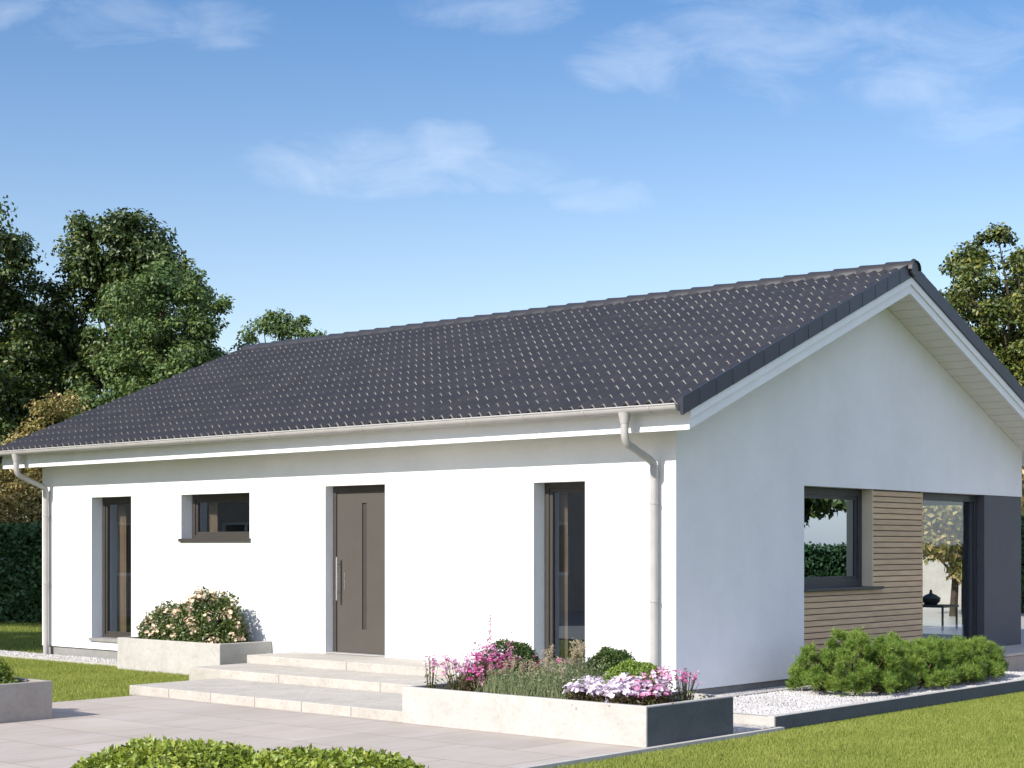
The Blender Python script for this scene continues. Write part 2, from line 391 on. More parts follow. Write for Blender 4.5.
def wall_grid(mb, axis, a0, a1, z0, z1, t0, t1, holes):
    """axis 0: wall runs along x, thickness in y from t0 (outer) to t1; axis 1: runs along y, thickness in x"""
    A = sorted({a0, a1, *[h[0] for h in holes], *[h[1] for h in holes]}); Z = sorted({z0, z1, *[h[2] for h in holes], *[h[3] for h in holes]})
    A = [a for a in A if a0 <= a <= a1]; Z = [z for z in Z if z0 <= z <= z1]
    def P(a, t, z): return (a, t, z) if axis == 0 else (t, a, z)
    def solid(i, j):
        if i < 0 or j < 0 or i >= len(A) - 1 or j >= len(Z) - 1: return False
        a = (A[i] + A[i + 1]) / 2; z = (Z[j] + Z[j + 1]) / 2
        return not any(h[0] < a < h[1] and h[2] < z < h[3] for h in holes)
    for i in range(len(A) - 1):
        for j in range(len(Z) - 1):
            if not solid(i, j): continue
            a, b, c, d = A[i], A[i + 1], Z[j], Z[j + 1]
            for t in (t0, t1): mb.quad(P(a, t, c), P(b, t, c), P(b, t, d), P(a, t, d))
            if not solid(i - 1, j): mb.quad(P(a, t0, c), P(a, t1, c), P(a, t1, d), P(a, t0, d))
            if not solid(i + 1, j): mb.quad(P(b, t0, c), P(b, t1, c), P(b, t1, d), P(b, t0, d))
            if not solid(i, j - 1): mb.quad(P(a, t0, c), P(b, t0, c), P(b, t1, c), P(a, t1, c))
            if not solid(i, j + 1): mb.quad(P(a, t0, d), P(b, t0, d), P(b, t1, d), P(a, t1, d))
WZ0, WZ1 = .138, 3.03
HD = 2.405
w1 = (-10.784, -9.778, .29, 2.417); w2 = (-8.582, -7.075, 1.775, 2.412); dr = (-5.548, -4.444, .305, 2.46); w3 = (-1.998, -1.243, .29, 2.415)
wl = MB()
wall_grid(wl, 0, L_, 0, WZ0, WZ1, 0, .35, [w1, w2, dr, w3])
wl2 = MB()
wall_grid(wl2, 1, .35, 8.29, WZ0, WZ1, 0, -.35, [(2.587, 8.29, WZ0, HD)])
wl2.box(-.35, 0, 8.29, W_, HD, WZ1)
wall_grid(wl2, 1, .35, 8.29, WZ0, WZ1, L_, L_ + .35, [])
wall_grid(wl2, 0, L_, -.35, WZ0, WZ1, W_, 8.29, [(-3.1, -.75, .25, 2.4)])
pent = [(0.0, WZ1), (W_, WZ1), (W_, zs(W_) + .011), (APY, zs(APY) + .011), (0.0, zs(0) + .011)]
wl2.prism(pent, 0, -.35, 0); wl2.prism(pent, 0, L_, L_ + .35)
wl.v, wl.f = wl.v + wl2.v, wl.f + [tuple(i + len(wl.v) for i in f) for f in wl2.f]
wl.build('wall', M['stucco'], H)
pl = MB().box(L_ + .03, -.03, .03, .3, -.05, WZ0).box(-.3, -.03, .3, W_ - .03, -.05, WZ0 - .001).box(L_ + .03, L_ + .3, .3, W_ - .03, -.05, WZ0)
pl.build('plinth', M['plinth'], H)
# interior
it = MB().box(L_ + .36, -.36, .36, 8.28, .1, .28); it.build('floor', M['intfloor'], H)
ic = MB().box(L_ + .36, -.36, .36, 8.28, 2.62, 2.7); ic.build('ceiling', M['white'], H)
iw = MB().box(L_ + .36, -.36, 2.3, 2.4, .28, 2.62).box(-7.6, -7.5, 2.4, 8.28, .28, 2.62).box(-7.5, -.36, 5.42, 5.5, .28, 2.62).box(-9.3, -9.2, .36, 2.3, .28, 2.62).box(-6.3, -6.2, .36, 2.3, .28, 2.62).box(-3.4, -3.3, .36, 2.3, .28, 2.62)
iw.build('inner_wall', M['intwall'], H)

def window(hole, depth, mat, glass, label, axis=0, sill=True, fw=.065, mull=None, silmat=None, front=0.0, sgn=1, sillout=.03, sillw=.03):
    a0, a1, z0, z1 = hole
    def B(mb, a, b, t0, t1, c, d):
        t0, t1 = sorted((front + sgn * t0, front + sgn * t1))
        return mb.box(a, b, t0, t1, c, d) if axis == 0 else mb.box(t0, t1, a, b, c, d)
    fr = MB(); e = .002
    B(fr, a0 + e, a0 + fw, depth, depth + .07, z0 + e, z1 - e); B(fr, a1 - fw, a1 - e, depth, depth + .07, z0 + e, z1 - e)
    B(fr, a0 + fw, a1 - fw, depth, depth + .07, z1 - fw, z1 - e); B(fr, a0 + fw, a1 - fw, depth, depth + .07, z0 + e, z0 + fw)
    o = fr.build('window', mat, H, bevel=.004); o['label'] = label
    sf = MB(); q = fw - .012; r = fw + .045
    B(sf, a0 + q, a0 + r, depth + .016, depth + .06, z0 + q, z1 - q); B(sf, a1 - r, a1 - q, depth + .016, depth + .06, z0 + q, z1 - q)
    B(sf, a0 + r, a1 - r, depth + .016, depth + .06, z1 - r, z1 - q); B(sf, a0 + r, a1 - r, depth + .016, depth + .06, z0 + q, z0 + r)
    sf.build('sash', mat, o, bevel=.004)
    g = MB(); ff = front + sgn * (depth + .036); A_, B_, C_, D_ = a0 + r - .01, a1 - r + .01, z0 + r - .01, z1 - r + .01
    g.quad(*[(a, ff, z) if axis == 0 else (ff, a, z) for a, z in ((A_, C_), (B_, C_), (B_, D_), (A_, D_))]); g.build('pane', glass, o)
    if sill:
        s = MB(); B(s, a0 - sillw, a1 + sillw, -sillout, -.001, z0 - .004, z0 + .016); B(s, a0 + .001, a1 - .001, -.001, depth + .002, z0 - .004, z0 + .016)
        B(s, a0 - sillw, a1 + sillw, -sillout - .004, -sillout, z0 - .03, z0 + .016)
        s.build('sill', silmat or mat, o)
    return o
window(w1, .19, M['brownframe'], M['glass_front'], 'tall narrow brown window at the far left of the front wall', silmat=M['plinth'])
window(w2, .19, M['brownframe'], M['glass_front'], 'low wide brown window high on the front wall', silmat=M['brownframe'])
window(w3, .19, M['brownframe'], M['glass_front'], 'tall narrow brown window near the corner', silmat=M['plinth'])
# curtains behind the front panes
def drape(x0, x1, y, z0, z1, name='curtain'):
    mb = MB(); n = 24; pts = []
    for i in range(n + 1):
        t = i / n; pts.append((x0 + (x1 - x0) * t, y + .018 * math.sin(t * 22)))
    for i in range(n): mb.quad((*pts[i], z0), (*pts[i + 1], z0), (*pts[i + 1], z1), (*pts[i], z1))
    return mb.build(name, M['curtain'], H, smooth=60)
drape(-10.72, -10.50, .42, .3, 2.5); drape(-2.0, -1.84, .42, .3, 2.5); drape(-8.5, -8.3, .42, 1.5, 2.5)

# front door
d0, d1, dz0, dz1 = dr
fr = MB().box(d0 + .002, d0 + .06, .13, .21, dz0 + .002, dz1 - .002).box(d1 - .06, d1 - .002, .13, .21, dz0 + .002, dz1 - .002).box(d0 + .06, d1 - .06, .13, .21, dz1 - .075, dz1 - .002)
door = fr.build('front_door', M['brownframe'], H, bevel=.004); door['label'] = 'brown front door with long steel bar handle'
gx = -5.0 + .02
lf = MB(); X0, X1, Z0, Z1 = d0 + .055, d1 - .055, dz0 + .012, dz1 - .07; g0, g1, gz0, gz1 = -5.02, -4.935, .62, 2.235
wall_grid(lf, 0, X0, X1, Z0, Z1, .15, .2, [(g0, g1, gz0, gz1)])
leaf = lf.build('door_leaf', M['doorleaf'], door, bevel=.003)
MB().box(g0, g1, .168, .172, gz0, gz1).build('groove_panel', M['brownframe'], door)
hx = -5.415
hd = MB().tube([(hx, .075, .985), (hx, .075, 1.545)], .016, 14)
for z in (1.09, 1.45): hd.tube([(hx, .075, z), (hx, .15, z)], .011, 10)
hd.build('handle', M['steel'], door, smooth=40)
MB().box(hx + .035, hx + .075, .141, .15, 1.12, 1.34).build('lock_plate', M['steel'], door, bevel=.003)
MB().box(d0 + .001, d1 - .001, .0, .13, dz0 - .004, dz0 + .012).build('threshold', M['zinc'], door)

# gable corner: cladding, window, sliding door, grey panel
XC = -.02
wg = (2.587, 4.262, 1.175, HD)
cl = MB(); by = .0727; z = WZ0 + .004; k = 0
backing = MB()
backing.box(XC - .16, XC - .022, 2.589, 5.57, WZ0 + .002, wg[2] - .03).box(XC - .16, XC - .022, 4.276, 5.57, wg[2] - .03, HD - .002)
backing.build('cladding_backing', M['darkframe'], H)
def board(y0, y1, z, z1):
    i = len(cl.v)
    prof = [(XC - .022, z), (XC - .002, z + .002), (XC, z + .008), (XC - .003, z1 - .004), (XC - .008, z1), (XC - .022, z1)]
    cl.v += [(p[0], y0, p[1]) for p in prof] + [(p[0], y1, p[1]) for p in prof]
    n = len(prof)
    for q in range(n): cl.f.append((i + q, i + (q + 1) % n, i + n + (q + 1) % n, i + n + q))
    cl.f.append(tuple(range(i, i + n))); cl.f.append(tuple(range(i + 2 * n - 1, i + n - 1, -1)))
SB = wg[2] - .034
while z < HD - .02:
    z1 = min(z + by - .010, HD - .003)
    board(4.275, 5.585, z, z1)
    if z < SB - .02: board(2.589, 4.274, z, min(z1, SB))
    z += by
clo = cl.build('timber_cladding', M['wood'], H)
MB().box(XC - .17, XC + .002, 4.262, 4.2745, wg[2] + .004, HD - .002).build('reveal_board', mat_simple('pale_reveal', (.66, .56, .42), (.58, .49, .36), 4, .6), H, bevel=.003)
MB().box(XC-.17, XC + .001, 5.585, 5.6, WZ0 + .002, HD - .002).build('corner_trim', M['wood'], H)
gw = window((2.589, 4.26, 1.175, HD - .002), .15, M['darkframe'], M['glass_tint'], 'square anthracite window set in the timber clad corner', axis=1, sill=False, front=XC, sgn=-1, fw=.09)
MB().box(XC - .16, XC + .035, 2.59, 4.50, wg[2] - .032, wg[2] + .003).build('sill', M['darkframe'], gw, bevel=.003)
sd = MB(); a0, a1, z0, z1 = 5.6, 7.42, .25, HD - .002
sd.box(-.22, -.12, a0, a0 + .07, z0, z1).box(-.22, -.12, a1 - .08, a1, z0, z1).box(-.22, -.12, a0 + .07, a1 - .08, z1 - .1, z1).box(-.22, -.12, a0 + .07, a1 - .08, z0, z0 + .07)
sd_o = sd.build('sliding_door', M['darkframe'], H, bevel=.004); sd_o['label'] = 'full height glass terrace door in anthracite frame'
for q0, q1 in ((a1 - .17, a1 - .082), (a0 + .071, a0 + .12)): MB().box(-.2, -.14, q0, q1, z0 + .072, z1 - .102).build('sash', M['darkframe'], sd_o, bevel=.004)
MB().quad((-.171, a0 + .12, z0 + .07), (-.171, a1 - .17, z0 + .07), (-.171, a1 - .17, z1 - .1), (-.171, a0 + .12, z1 - .1)).build('pane', M['glass'], sd_o)
MB().box(-.35, .0, 2.6, 7.4, .139, .245).build('door_step', M['darkframe'], H) if False else None
MB().box(-.35, -.012, 7.425, W_ - .002, WZ0 + .002, HD - .002).build('grey_panel', M['greypanel'], H)
MB().box(-.35, -.02, 5.6, 7.42, WZ0 + .002, .248).build('door_threshold', M['conc_dark'], H)
# back window
bw = (-3.1, -.75, .25, 2.4)
b = window(bw, .1, M['darkframe'], M['glass'], 'large rear window facing the back terrace', sill=False, front=W_, sgn=-1, fw=.06)

# roof body: fascia, barge boards, soffit
def rake_poly(y0, y1, f0, f1): return [(y0, f0(y0)), (y1, f0(y1)), (y1, f1(y1)), (y0, f1(y0))]
XL, XR = L_ - GX, GX
def strip(mb, xa, xb, lo, hi, yi=None):
    """inverted-V strip between two offset curves, on both slopes"""
    ya, yb = -EV + (yi or 0), W_ + EV - (yi or 0)
    pts_lo = [(ya, zs(ya) + lo), (APY, zs(APY) + lo), (yb, zs(yb) + lo)]; pts_hi = [(yb, zs(yb) + hi), (APY, zs(APY) + hi), (ya, zs(ya) + hi)]
    # two convex quads
    for A, B_, C_, D_ in ((pts_lo[0], pts_lo[1], pts_hi[1], pts_hi[2]), (pts_lo[1], pts_lo[2], pts_hi[0], pts_hi[1])):
        mb.prism([A, B_, C_, D_], 0, xa, xb)
for xa, xb, s in ((XR - .03, XR, 1), (XL, XL + .03, -1)):
    m1 = MB(); strip(m1, xa, xb, 0, .213); bo = m1.build('bargeboard', M['white'], H)
    m2 = MB(); o = .018
    strip(m2, xb + .0005 if s > 0 else xa - o, xb + o if s > 0 else xa - .0005, .11, .214); m2.build('upper_trim', M['white'], bo)
sf = MB()      # boarded soffit, boards run along the ridge direction
nb = 25
for side in (0, 1):
    for i in range(nb):
        ya = -EV + .03 + (APY + EV - .03) * i / nb; yb = -EV + .03 + (APY + EV - .03) * (i + 1) / nb - .012
        q = [(ya, zs(ya) + .012), (yb, zs(yb) + .012), (yb, zs(yb) + .03), (ya, zs(ya) + .03)]
        if side: q = [(W_ - a, z) for a, z in q]
        sf.prism(q, 0, 0.002, XR - .032); sf.prism(q, 0, XL + .032, L_ - .002)
        if i < 3: sf.prism(q, 0, L_, 0.0)
so = sf.build('soffit', mat_simple('cream_soffit', (.74, .72, .66), (.68, .66, .6), 3, .6), H)
deck = MB(); strip(deck, XL + .031, XR - .031, .035, .20, .035); deck.build('roof_deck', M['brownframe'], H)
for y in (-EV, W_ + EV):
    ya, yb = (y, y + .03) if y < 0 else (y - .03, y)
    fa = MB().box(XL + .031, XR - .031, ya, yb, zs(-EV) - .002, zs(-EV) + .215); fo = fa.build('fascia', M['white'], H)

# tiles: every course one wavy strip with a rounded front lip
PITCH = .15; ROWS = 16; TX0, TX1 = XL - .0, XR - .05
def tiles(side):
    nx = int(round((TX1 - TX0) / PITCH)) ; seg = 8
    xs = np.linspace(TX0, TX1, nx * seg + 1); ph = (xs - TX0) / ((TX1 - TX0) / nx)
    wn = (.5 - .5 * np.cos(2 * np.pi * ph)) ** .8; wave = wn * .060
    y_e = -.56; y_r = APY - .02; sl = (y_r - y_e) / ROWS; ca = 1 / math.sqrt(1 + K * K)
    V = []; F = []; o = 0
    # profile along the slope: (distance back from the lip, height above the tile plane)
    prof = [(.02, -.026), (.003, -.014), (.0, .004), (.004, .021), (.009, .0255), (.028, .028), (sl * .5, .018), (sl + .06, .004)]
    for r in range(ROWS):
        iw = np.floor(ph).astype(int); tid = (iw + (r % 2)) // 2; jz = rng.normal(0, .0022, tid.max() + 2)[tid]; jy = rng.normal(0, .003, tid.max() + 2)[tid]; jt = rng.normal(0, .0035, tid.max() + 2)[tid]
        base = len(V)
        for (d, h) in prof:
            yy = y_e + r * sl + d; hw = min(1, max(0, (h + .004) / .02)) if d < .01 else 1
            if yy > y_r + .03: yy = y_r + .03
            zz = zb(yy) if yy >= -EV else zb(-EV) + K * (yy + EV)
            for i, x in enumerate(xs):
                w = wave[i]
                # the lip is only deep under the crests
                hh = h * (.45 + .55 * wn[i]) + w
                
                if .001 < d < sl * .7 or d <= .001: y2 = yy + jy[i]
                else: y2 = yy
                if d < .1: hh += jz[i] + (jt[i] * (1 - d * 10) if h > .01 else 0)
                V.append((x, y2 if side == 0 else W_ - y2, zz + hh + .080))
        n = len(xs)
        for j in range(len(prof) - 1):
            for i in range(n - 1):
                a = base + j * n + i
                F.append((a, a + 1, a + n + 1, a + n))
    F = np.array(F)
    if side: F = F[:, ::-1]
    return np.array(V), F
gs = [tiles(0), tiles(1)]
V, F = join_geo(gs)
roof = np_mesh('roof', V, F, M['tile'], H, smooth=True)
roof['label'] = 'dark anthracite roof tiles with wavy courses'
# wavy eave closer under the first course, both sides
nxe = int(round((TX1 - TX0) / PITCH)) * 8
for sgn_ in (0, 1):
    ec_ = MB(); yv = -.535; pts = []
    for i in range(nxe + 1):
        x = TX0 + (TX1 - TX0) * i / nxe; wv = (.5 - .5 * math.cos(2 * math.pi * i / 8)) ** .8
        pts.append((x, zb(-EV) + K * (yv + EV) + .080 + .026 * (.45 + .55 * wv) + .060 * wv - .007))
    for i in range(nxe):
        (xa, za), (xb, zb_) = pts[i], pts[i + 1]; y0, y1 = (yv, yv + .02) if sgn_ == 0 else (W_ - yv, W_ - yv - .02)
        ec_.quad((xa, y0, 3.092), (xb, y0, 3.092), (xb, y0, zb_), (xa, y0, za)); ec_.quad((xa, y1, 3.092), (xb, y1, 3.092), (xb, y1, zb_), (xa, y1, za)); ec_.quad((xa, y0, 3.092), (xb, y0, 3.092), (xb, y1, 3.092), (xa, y1, 3.092))
    ec_.build('eave_closer', M['black'], roof)
    yy0, yy1 = (-.514, -.421) if sgn_ == 0 else (W_ + .421, W_ + .514)
    MB().box(TX0 + .01, TX1 - .002, yy0, yy1, 3.088, 3.098).build('eave_board', M['white'], roof)
# verge tiles
def verge_mesh(sx):
    mb = MB(); sl = (APY + .56) / ROWS; lo = -.012; hi = .184
    x_in, x_out = (XR - .035, XR + .035)
    def zt(y): return 2.887 + .215 + K * (y + EV)
    t0, t1 = -.03, sl - .004
    def Z(t): return K * t
    # outer face slightly tapered so the lap shows as a step
    v = []
    for t, e in ((t0, .004), (t1, 0)):
        v += [(x_in, t, Z(t) + hi - .03), (x_out + e, t, Z(t) + hi - .012 + e), (x_out + e, t, Z(t) + lo), (x_out - .022, t, Z(t) + lo), (x_in, t, Z(t) + hi - .06)]
    i = 0; mb.v = [tuple(p) for p in v]; n = 5
    for q in range(n): mb.f.append((q, (q + 1) % n, n + (q + 1) % n, n + q))
    mb.f.append(tuple(range(n))); mb.f.append(tuple(range(2 * n - 1, n - 1, -1)))
    return mb
vt = verge_mesh(1).build('verge_tile', M['verge'], roof, bevel=.003)
first = True
sl = (APY + .56) / ROWS
for sx in (1, -1):
    for sy in (1, -1):
        for r in range(ROWS):
            o = vt if first else vt.copy()
            if not first: COL.objects.link(o); o.parent = roof
            first = False
            y = -.56 + r * sl; z = zb(-EV) + K * (y + EV) - (.0 if sx > 0 else .105)
            o.scale = (sx, sy, 1); o.location = (0 if sx > 0 else L_, y if sy > 0 else W_ - y, z)
# ridge tiles: tapered half rounds, each lapping the next
RT_LEN = .37
def ridge_mesh():
    mb = MB(); seg = 12
    for t, r in ((-.03, .104), (RT_LEN * .5, .112), (RT_LEN - .012, .122), (RT_LEN, .118)):
        for q in range(seg + 1):
            a = math.pi * (q / seg) ; mb.v.append((-t, math.cos(a) * r * 1.18, math.sin(a) ** .85 * r * 1.12 - .02))
    n = seg + 1
    for k in range(3):
        for q in range(seg): a = k * n + q; mb.f.append((a, a + 1, a + n + 1, a + n))
    mb.f.append(tuple(3 * n + q for q in range(n)))
    return mb
rt = ridge_mesh().build('ridge_tile', M['ridge'], roof, smooth=35)
nr = int((XR - XL - .05) / RT_LEN)
for i in range(nr):
    o = rt if i == 0 else rt.copy()
    if i: COL.objects.link(o); o.parent = roof
    o.location = (XR + .06 - i * RT_LEN, APY, zb(APY) + .088)
ec = MB()
for s in range(1):
    pts = [(math.cos(math.pi * 2 * q / 24) * .108, math.sin(math.pi * 2 * q / 24) * .112) for q in range(24)]
    ec.prism([(APY + a, zb(APY) + .098 + b) for a, b in pts], 0, XR + .04, XR + .066)
ec.build('ridge_end_cap', M['ridge'], roof, bevel=.012, smooth=40)

# gutter
gy, gz, gr = -.59, 3.132, .066
gt = MB(); seg = 12; n = seg + 1
xs = [XL + .0, XR - .06]
def half(mb, x0, x1, r):
    i = len(mb.v)
    for x in (x0, x1):
        for rr in (r, r - .005):
            for q in range(n):
                a = math.pi + math.pi * q / seg; mb.v.append((x, gy + math.cos(a) * rr, gz + math.sin(a) * rr))
    for q in range(seg):
        mb.f.append((i + q, i + q + 1, i + 2 * n + q + 1, i + 2 * n + q)); mb.f.append((i + n + q, i + 3 * n + q, i + 3 * n + q + 1, i + n + q + 1))
    mb.f.append(tuple(i + q for q in range(n)) + tuple(i + n + q for q in range(n - 1, -1, -1)))
    mb.f.append(tuple(i + 2 * n + q for q in range(n)) + tuple(i + 3 * n + q for q in range(n - 1, -1, -1)))
half(gt, XL + .02, XR - .012, gr)
gt.tube([(XL + .02, gy - gr, gz + .004), (XR - .012, gy - gr, gz + .004)], .009, 8)
gutter = gt.build('gutter', M['zinc'], H, smooth=40)
for x in (XL + .016, XR - .012):
    caps = MB(); caps.prism([(gy + math.cos(math.pi + math.pi * q / 12) * (gr + .003), gz + math.sin(math.pi + math.pi * q / 12) * (gr + .003)) for q in range(13)], 0, x, x + .004)
    caps.build('end_cap', M['plinth'], gutter)
x = XR - .36; br0 = None
while x > XL:
    if br0 is None:
        bb = MB(); half(bb, -.012, .012, gr + .004); bb.v = [(a, b_, c) for a, b_, c in bb.v]; br0 = bb.build('bracket', M['zinc'], gutter, smooth=40); o = br0
    else: o = br0.copy(); COL.objects.link(o); o.parent = gutter
    o.location.x = x; x -= .86
# downpipes
def pipe(x, name, label):
    mb = MB(); r = .042
    mb.tube([(x, gy, gz - gr + .02), (x, gy, gz - gr - .03), (x, gy, gz - gr - .10)], [.07, .062, r + .003], 16)
    mb.tube([(x, gy, gz - gr - .09), (x, gy, 2.86), (x, gy + .015, 2.80), (x, gy + .06, 2.755), (x, -.13, 2.60), (x, -.085, 2.565), (x, -.075, 2.52), (x, -.075, .0)], r, 16)
    o = mb.build('downpipe', M['zinc'], H, smooth=40); o['label'] = label
    c = MB(); c.tube([(x, -.075, 2.42), (x, -.075, 2.53)], r + .005, 16); c.build('collar', M['zinc'], o, smooth=40)
    for z in (2.15, 1.1):
        k = MB().tube([(x, -.075, z - .012), (x, -.075, z + .012)], r + .006, 16).box(x - .012, x + .012, -.075 + r, -.001, z - .008, z + .008); k.build('clamp', M['zinc'], o, smooth=40)
    return o
pipe(-.235, 'downpipe', 'pale downpipe near the right front corner'); pipe(-11.90, 'downpipe', 'pale downpipe at the left front corner')

# ------------------------------------------------------------------ steps and planters
st = thing('entrance_steps', 'three wide pale stone steps leading up to the brown front door', 'steps', (-3.5, -1.5, 0))
def slabrow(x0, x1, y0, y1, z0, z1, n, name):
    mb = MB(); w = (x1 - x0) / n
    for i in range(n): mb.box(x0 + i * w + .003, x0 + (i + 1) * w - .003, y0, y1, z0, z1)
    o = mb.build(name, M['conc_warm'], st, bevel=.008, origin=(-3.5, -1.5, 0)); o.location = (0, 0, 0)
slabrow(-5.42, -.97, -3.11, -1.80, -.02, .10, 6, 'step')
slabrow(-6.04, -.97, -1.80, -.87, -.02, .20, 3, 'step')
slabrow(-6.07, -2.35, -.87, -.002, -.02, .302, 2, 'step')

def planter(name, label, x0, x1, y0, y1, top, mat, wall=.055, soil=.06, group=None):
    t = thing(name, label, 'planter', ((x0 + x1) / 2, (y0 + y1) / 2, 0), group=group)
    o = ((x0 + x1) / 2, (y0 + y1) / 2, 0)
    mb = MB(); w = wall
    # one closed ring
    outer = [(x0, y0), (x1, y0), (x1, y1), (x0, y1)]; inner = [(x0 + w, y0 + w), (x1 - w, y0 + w), (x1 - w, y1 - w), (x0 + w, y1 - w)]
    for i in range(4):
        j = (i + 1) % 4; a, b, c, d = outer[i], outer[j], inner[j], inner[i]
        mb.quad((*a, -.03), (*b, -.03), (*b, top), (*a, top)); mb.quad((*a, top), (*b, top), (*c, top), (*d, top)); mb.quad((*d, top), (*c, top), (*c, top - .25), (*d, top - .25))
    q = mb.build('planter_wall', mat, t, bevel=.006, origin=o); q.location = (0, 0, 0)
    s = MB(); n = 14
    for i in range(n):
        for j in range(6):
            def Z(a, b): return top - soil + .02 * math.sin(a * 5.1 + b * 3.3) * math.cos(a * 2.3 - b * 6)
            xa = x0 + w + (x1 - x0 - 2 * w) * i / n; xb = x0 + w + (x1 - x0 - 2 * w) * (i + 1) / n; ya = y0 + w + (y1 - y0 - 2 * w) * j / 6; yb = y0 + w + (y1 - y0 - 2 * w) * (j + 1) / 6
            s.quad((xa, ya, Z(xa, ya)), (xb, ya, Z(xb, ya)), (xb, yb, Z(xb, yb)), (xa, yb, Z(xa, yb)))
    q = s.build('soil', M['soil'], t, origin=o, smooth=80); q.location = (0, 0, 0)
    return t
BP = (-.96, 1.95, -3.14, -1.85, .345)
lp = planter('planter', 'long low concrete planter of mixed flowers beside the steps, nearest the corner', *BP[:4], BP[4], M['conc'])
q = MB().box(BP[1] + .001, BP[1] + .01, BP[2] + .004, BP[3] - .002, .0, BP[4] - .012).build('end_panel', M['slate'], lp, origin=((BP[0] + BP[1]) / 2, (BP[2] + BP[3]) / 2, 0)); q.location = (0, 0, 0)
planter('planter', 'pale concrete planter against the front wall holding the peach flowered shrub', -8.86, -6.60, -.88, -.004, .418, M['conc'])
planter('planter', 'brownish concrete planter on the paving at the left edge of the picture', -5.3, -3.78, -8.2, -5.16, .37, M['conc_dark'])

# ------------------------------------------------------------------ trees
def rand_tree(name, label, loc, height, blobs, mat, nleaf, leafL, leafW, cl_r=.55, group=None, trunk_r=.16, cat='tree', hole=.0, flat=.75, seedtr=0, core=.0):
    t = thing(name, label, cat, loc, group=group)
    zc = np.mean([b[2] for b in blobs])
    tr = MB(); top = max(b[2] for b in blobs)
    tr.tube([(0, 0, -.1), (.05, .03, height * .2), (-.04, .05, height * .45), (.03, 0, height * .7)], [trunk_r * 1.25, trunk_r, trunk_r * .7, trunk_r * .35], 10)
    cls = []
    for (bx, by_, bz, rx, ry, rz, k) in blobs:
        s = sph(k); rr = rng.uniform(.30, 1.0, (k, 1)) ** .45
        c = s * rr * np.array([rx, ry, rz]) * rng.uniform(.86, 1.08, (k, 1)) + np.array([bx, by_, bz]); cls.append(c)
    C_ = np.concatenate(cls); 
    for i in rng.choice(len(C_), min(34, len(C_)), replace=False):
        c = Vector(C_[i]); s0 = Vector((0, 0, min(height * .65, max(height * .18, c.z * .55)))); mid = s0.lerp(c, .5) + Vector((0, 0, .12 * (c - s0).length))
        tr.tube([s0, mid, c], [trunk_r * .4, trunk_r * .22, trunk_r * .06], 6, caps=False)
    q = tr.build('trunk', M['bark'], t, smooth=60)
    per = rng.integers(max(1, int(nleaf / len(C_) * .6)), int(nleaf / len(C_) * 1.4) + 2, len(C_))
    cc = np.repeat(C_, per, axis=0); crr = np.repeat(rng.uniform(.6, 1.25, len(C_)) * cl_r, per)[:, None]
    s = sph(len(cc)); off = s * (rng.random((len(cc), 1)) ** .5) * crr * np.array([1.15, 1.15, flat]); off[:, 2] -= .15 * crr[:, 0] * (off[:, 0] ** 2 + off[:, 1] ** 2) / crr[:, 0] ** 2
    P = cc + off
    out = nrm(off + np.array([0, 0, .25]))
    V, F = leaf_geo(P, leafL, leafW, out, 1.3, droop=.5)
    np_mesh('crown', V, F, mat, t)
    return t
def zat(v, d): return 1.70 + (545 - v) * d / FPX
GB = 'trees behind the house'
p = spot(-8, 46); rand_tree('broadleaf_tree', 'tall dark tree cut off by the left edge of the picture', p, 11, [(-.1, 0, 9.7, 1.4, 1.5, 1.7, 75), (.4, 0, 6.6, 1.7, 1.8, 2.3, 100), (-1.6, 0, 7.5, 1.8, 2, 3.4, 70), (0, 0, 4, 2.3, 2, 2, 70)], M['leaf_dark'], 42000, .14, .09, .42, GB)
p = spot(122, 47); rand_tree('broadleaf_tree', 'tallest dark tree behind the paler tree on the left', p, 11.9, [(-.3, 0, 10.1, 1.5, 1.5, 1.6, 80), (1.2, .3, 8.9, 1.5, 1.5, 1.8, 65), (-1.3, 0, 8.2, 1.5, 1.6, 2.2, 80), (.2, 0, 5.4, 2.6, 2.0, 2.8, 100)], M['leaf_dark'], 52000, .14, .09, .42, GB)
p = spot(52, 50); rand_tree('broadleaf_tree', 'dark tree filling the gap between the two tall left trees', p, 9.6, [(0, 0, 6.4, 1.7, 1.6, 3.0, 130)], M['leaf_dark'], 26000, .15, .095, .5, GB)
p = spot(158, 40.5); rand_tree('broadleaf_tree', 'paler green round tree rising over the left end of the roof', p, 8.9, [(.1, 0, 6.9, 1.7, 1.7, 1.85, 100), (.95, 0, 5.6, 1.4, 1.5, 1.8, 60), (-.8, 0, 5.0, 1.6, 1.6, 2.1, 80)], M['leaf_mid'], 46000, .115, .07, .36, GB)
p = spot(275, 52); rand_tree('broadleaf_tree', 'small green treetop just above the left end of the ridge', p, 9.6, [(0, 0, 7.9, 1.4, 1.5, 1.35, 60), (1.1, .6, 7.4, 1.0, .9, 1.1, 30)], M['leaf_mid'], 16000, .12, .075, .36, GB)
p = spot(34, 39.5); rand_tree('golden_tree', 'low golden leaved tree above the dark hedge', p, 5.2, [(-.5, 0, 3.0, 1.2, 1.0, 1.3, 60), (.75, 0, 4.4, .55, .8, 1.2, 22), (.9, 0, 2.6, 1.1, .9, 1.1, 40)], M['leaf_gold'], 15000, .11, .06, .34, None, .09)
# right tree behind the gable
p = spot(1020, 40); rand_tree('broadleaf_tree', 'olive green tree behind the right roof slope', p, 9.6, [(-.5, 0, 7.8, 1.65, 1.7, 2.0, 85), (1.2, 0, 6.8, 1.9, 1.8, 2.3, 80), (.3, 0, 4.3, 2.6, 2.0, 2.2, 100), (.2, .5, 6.4, 1.9, 1.6, 2.4, 90)], M['leaf_olive'], 74000, .115, .075, .36, GB)
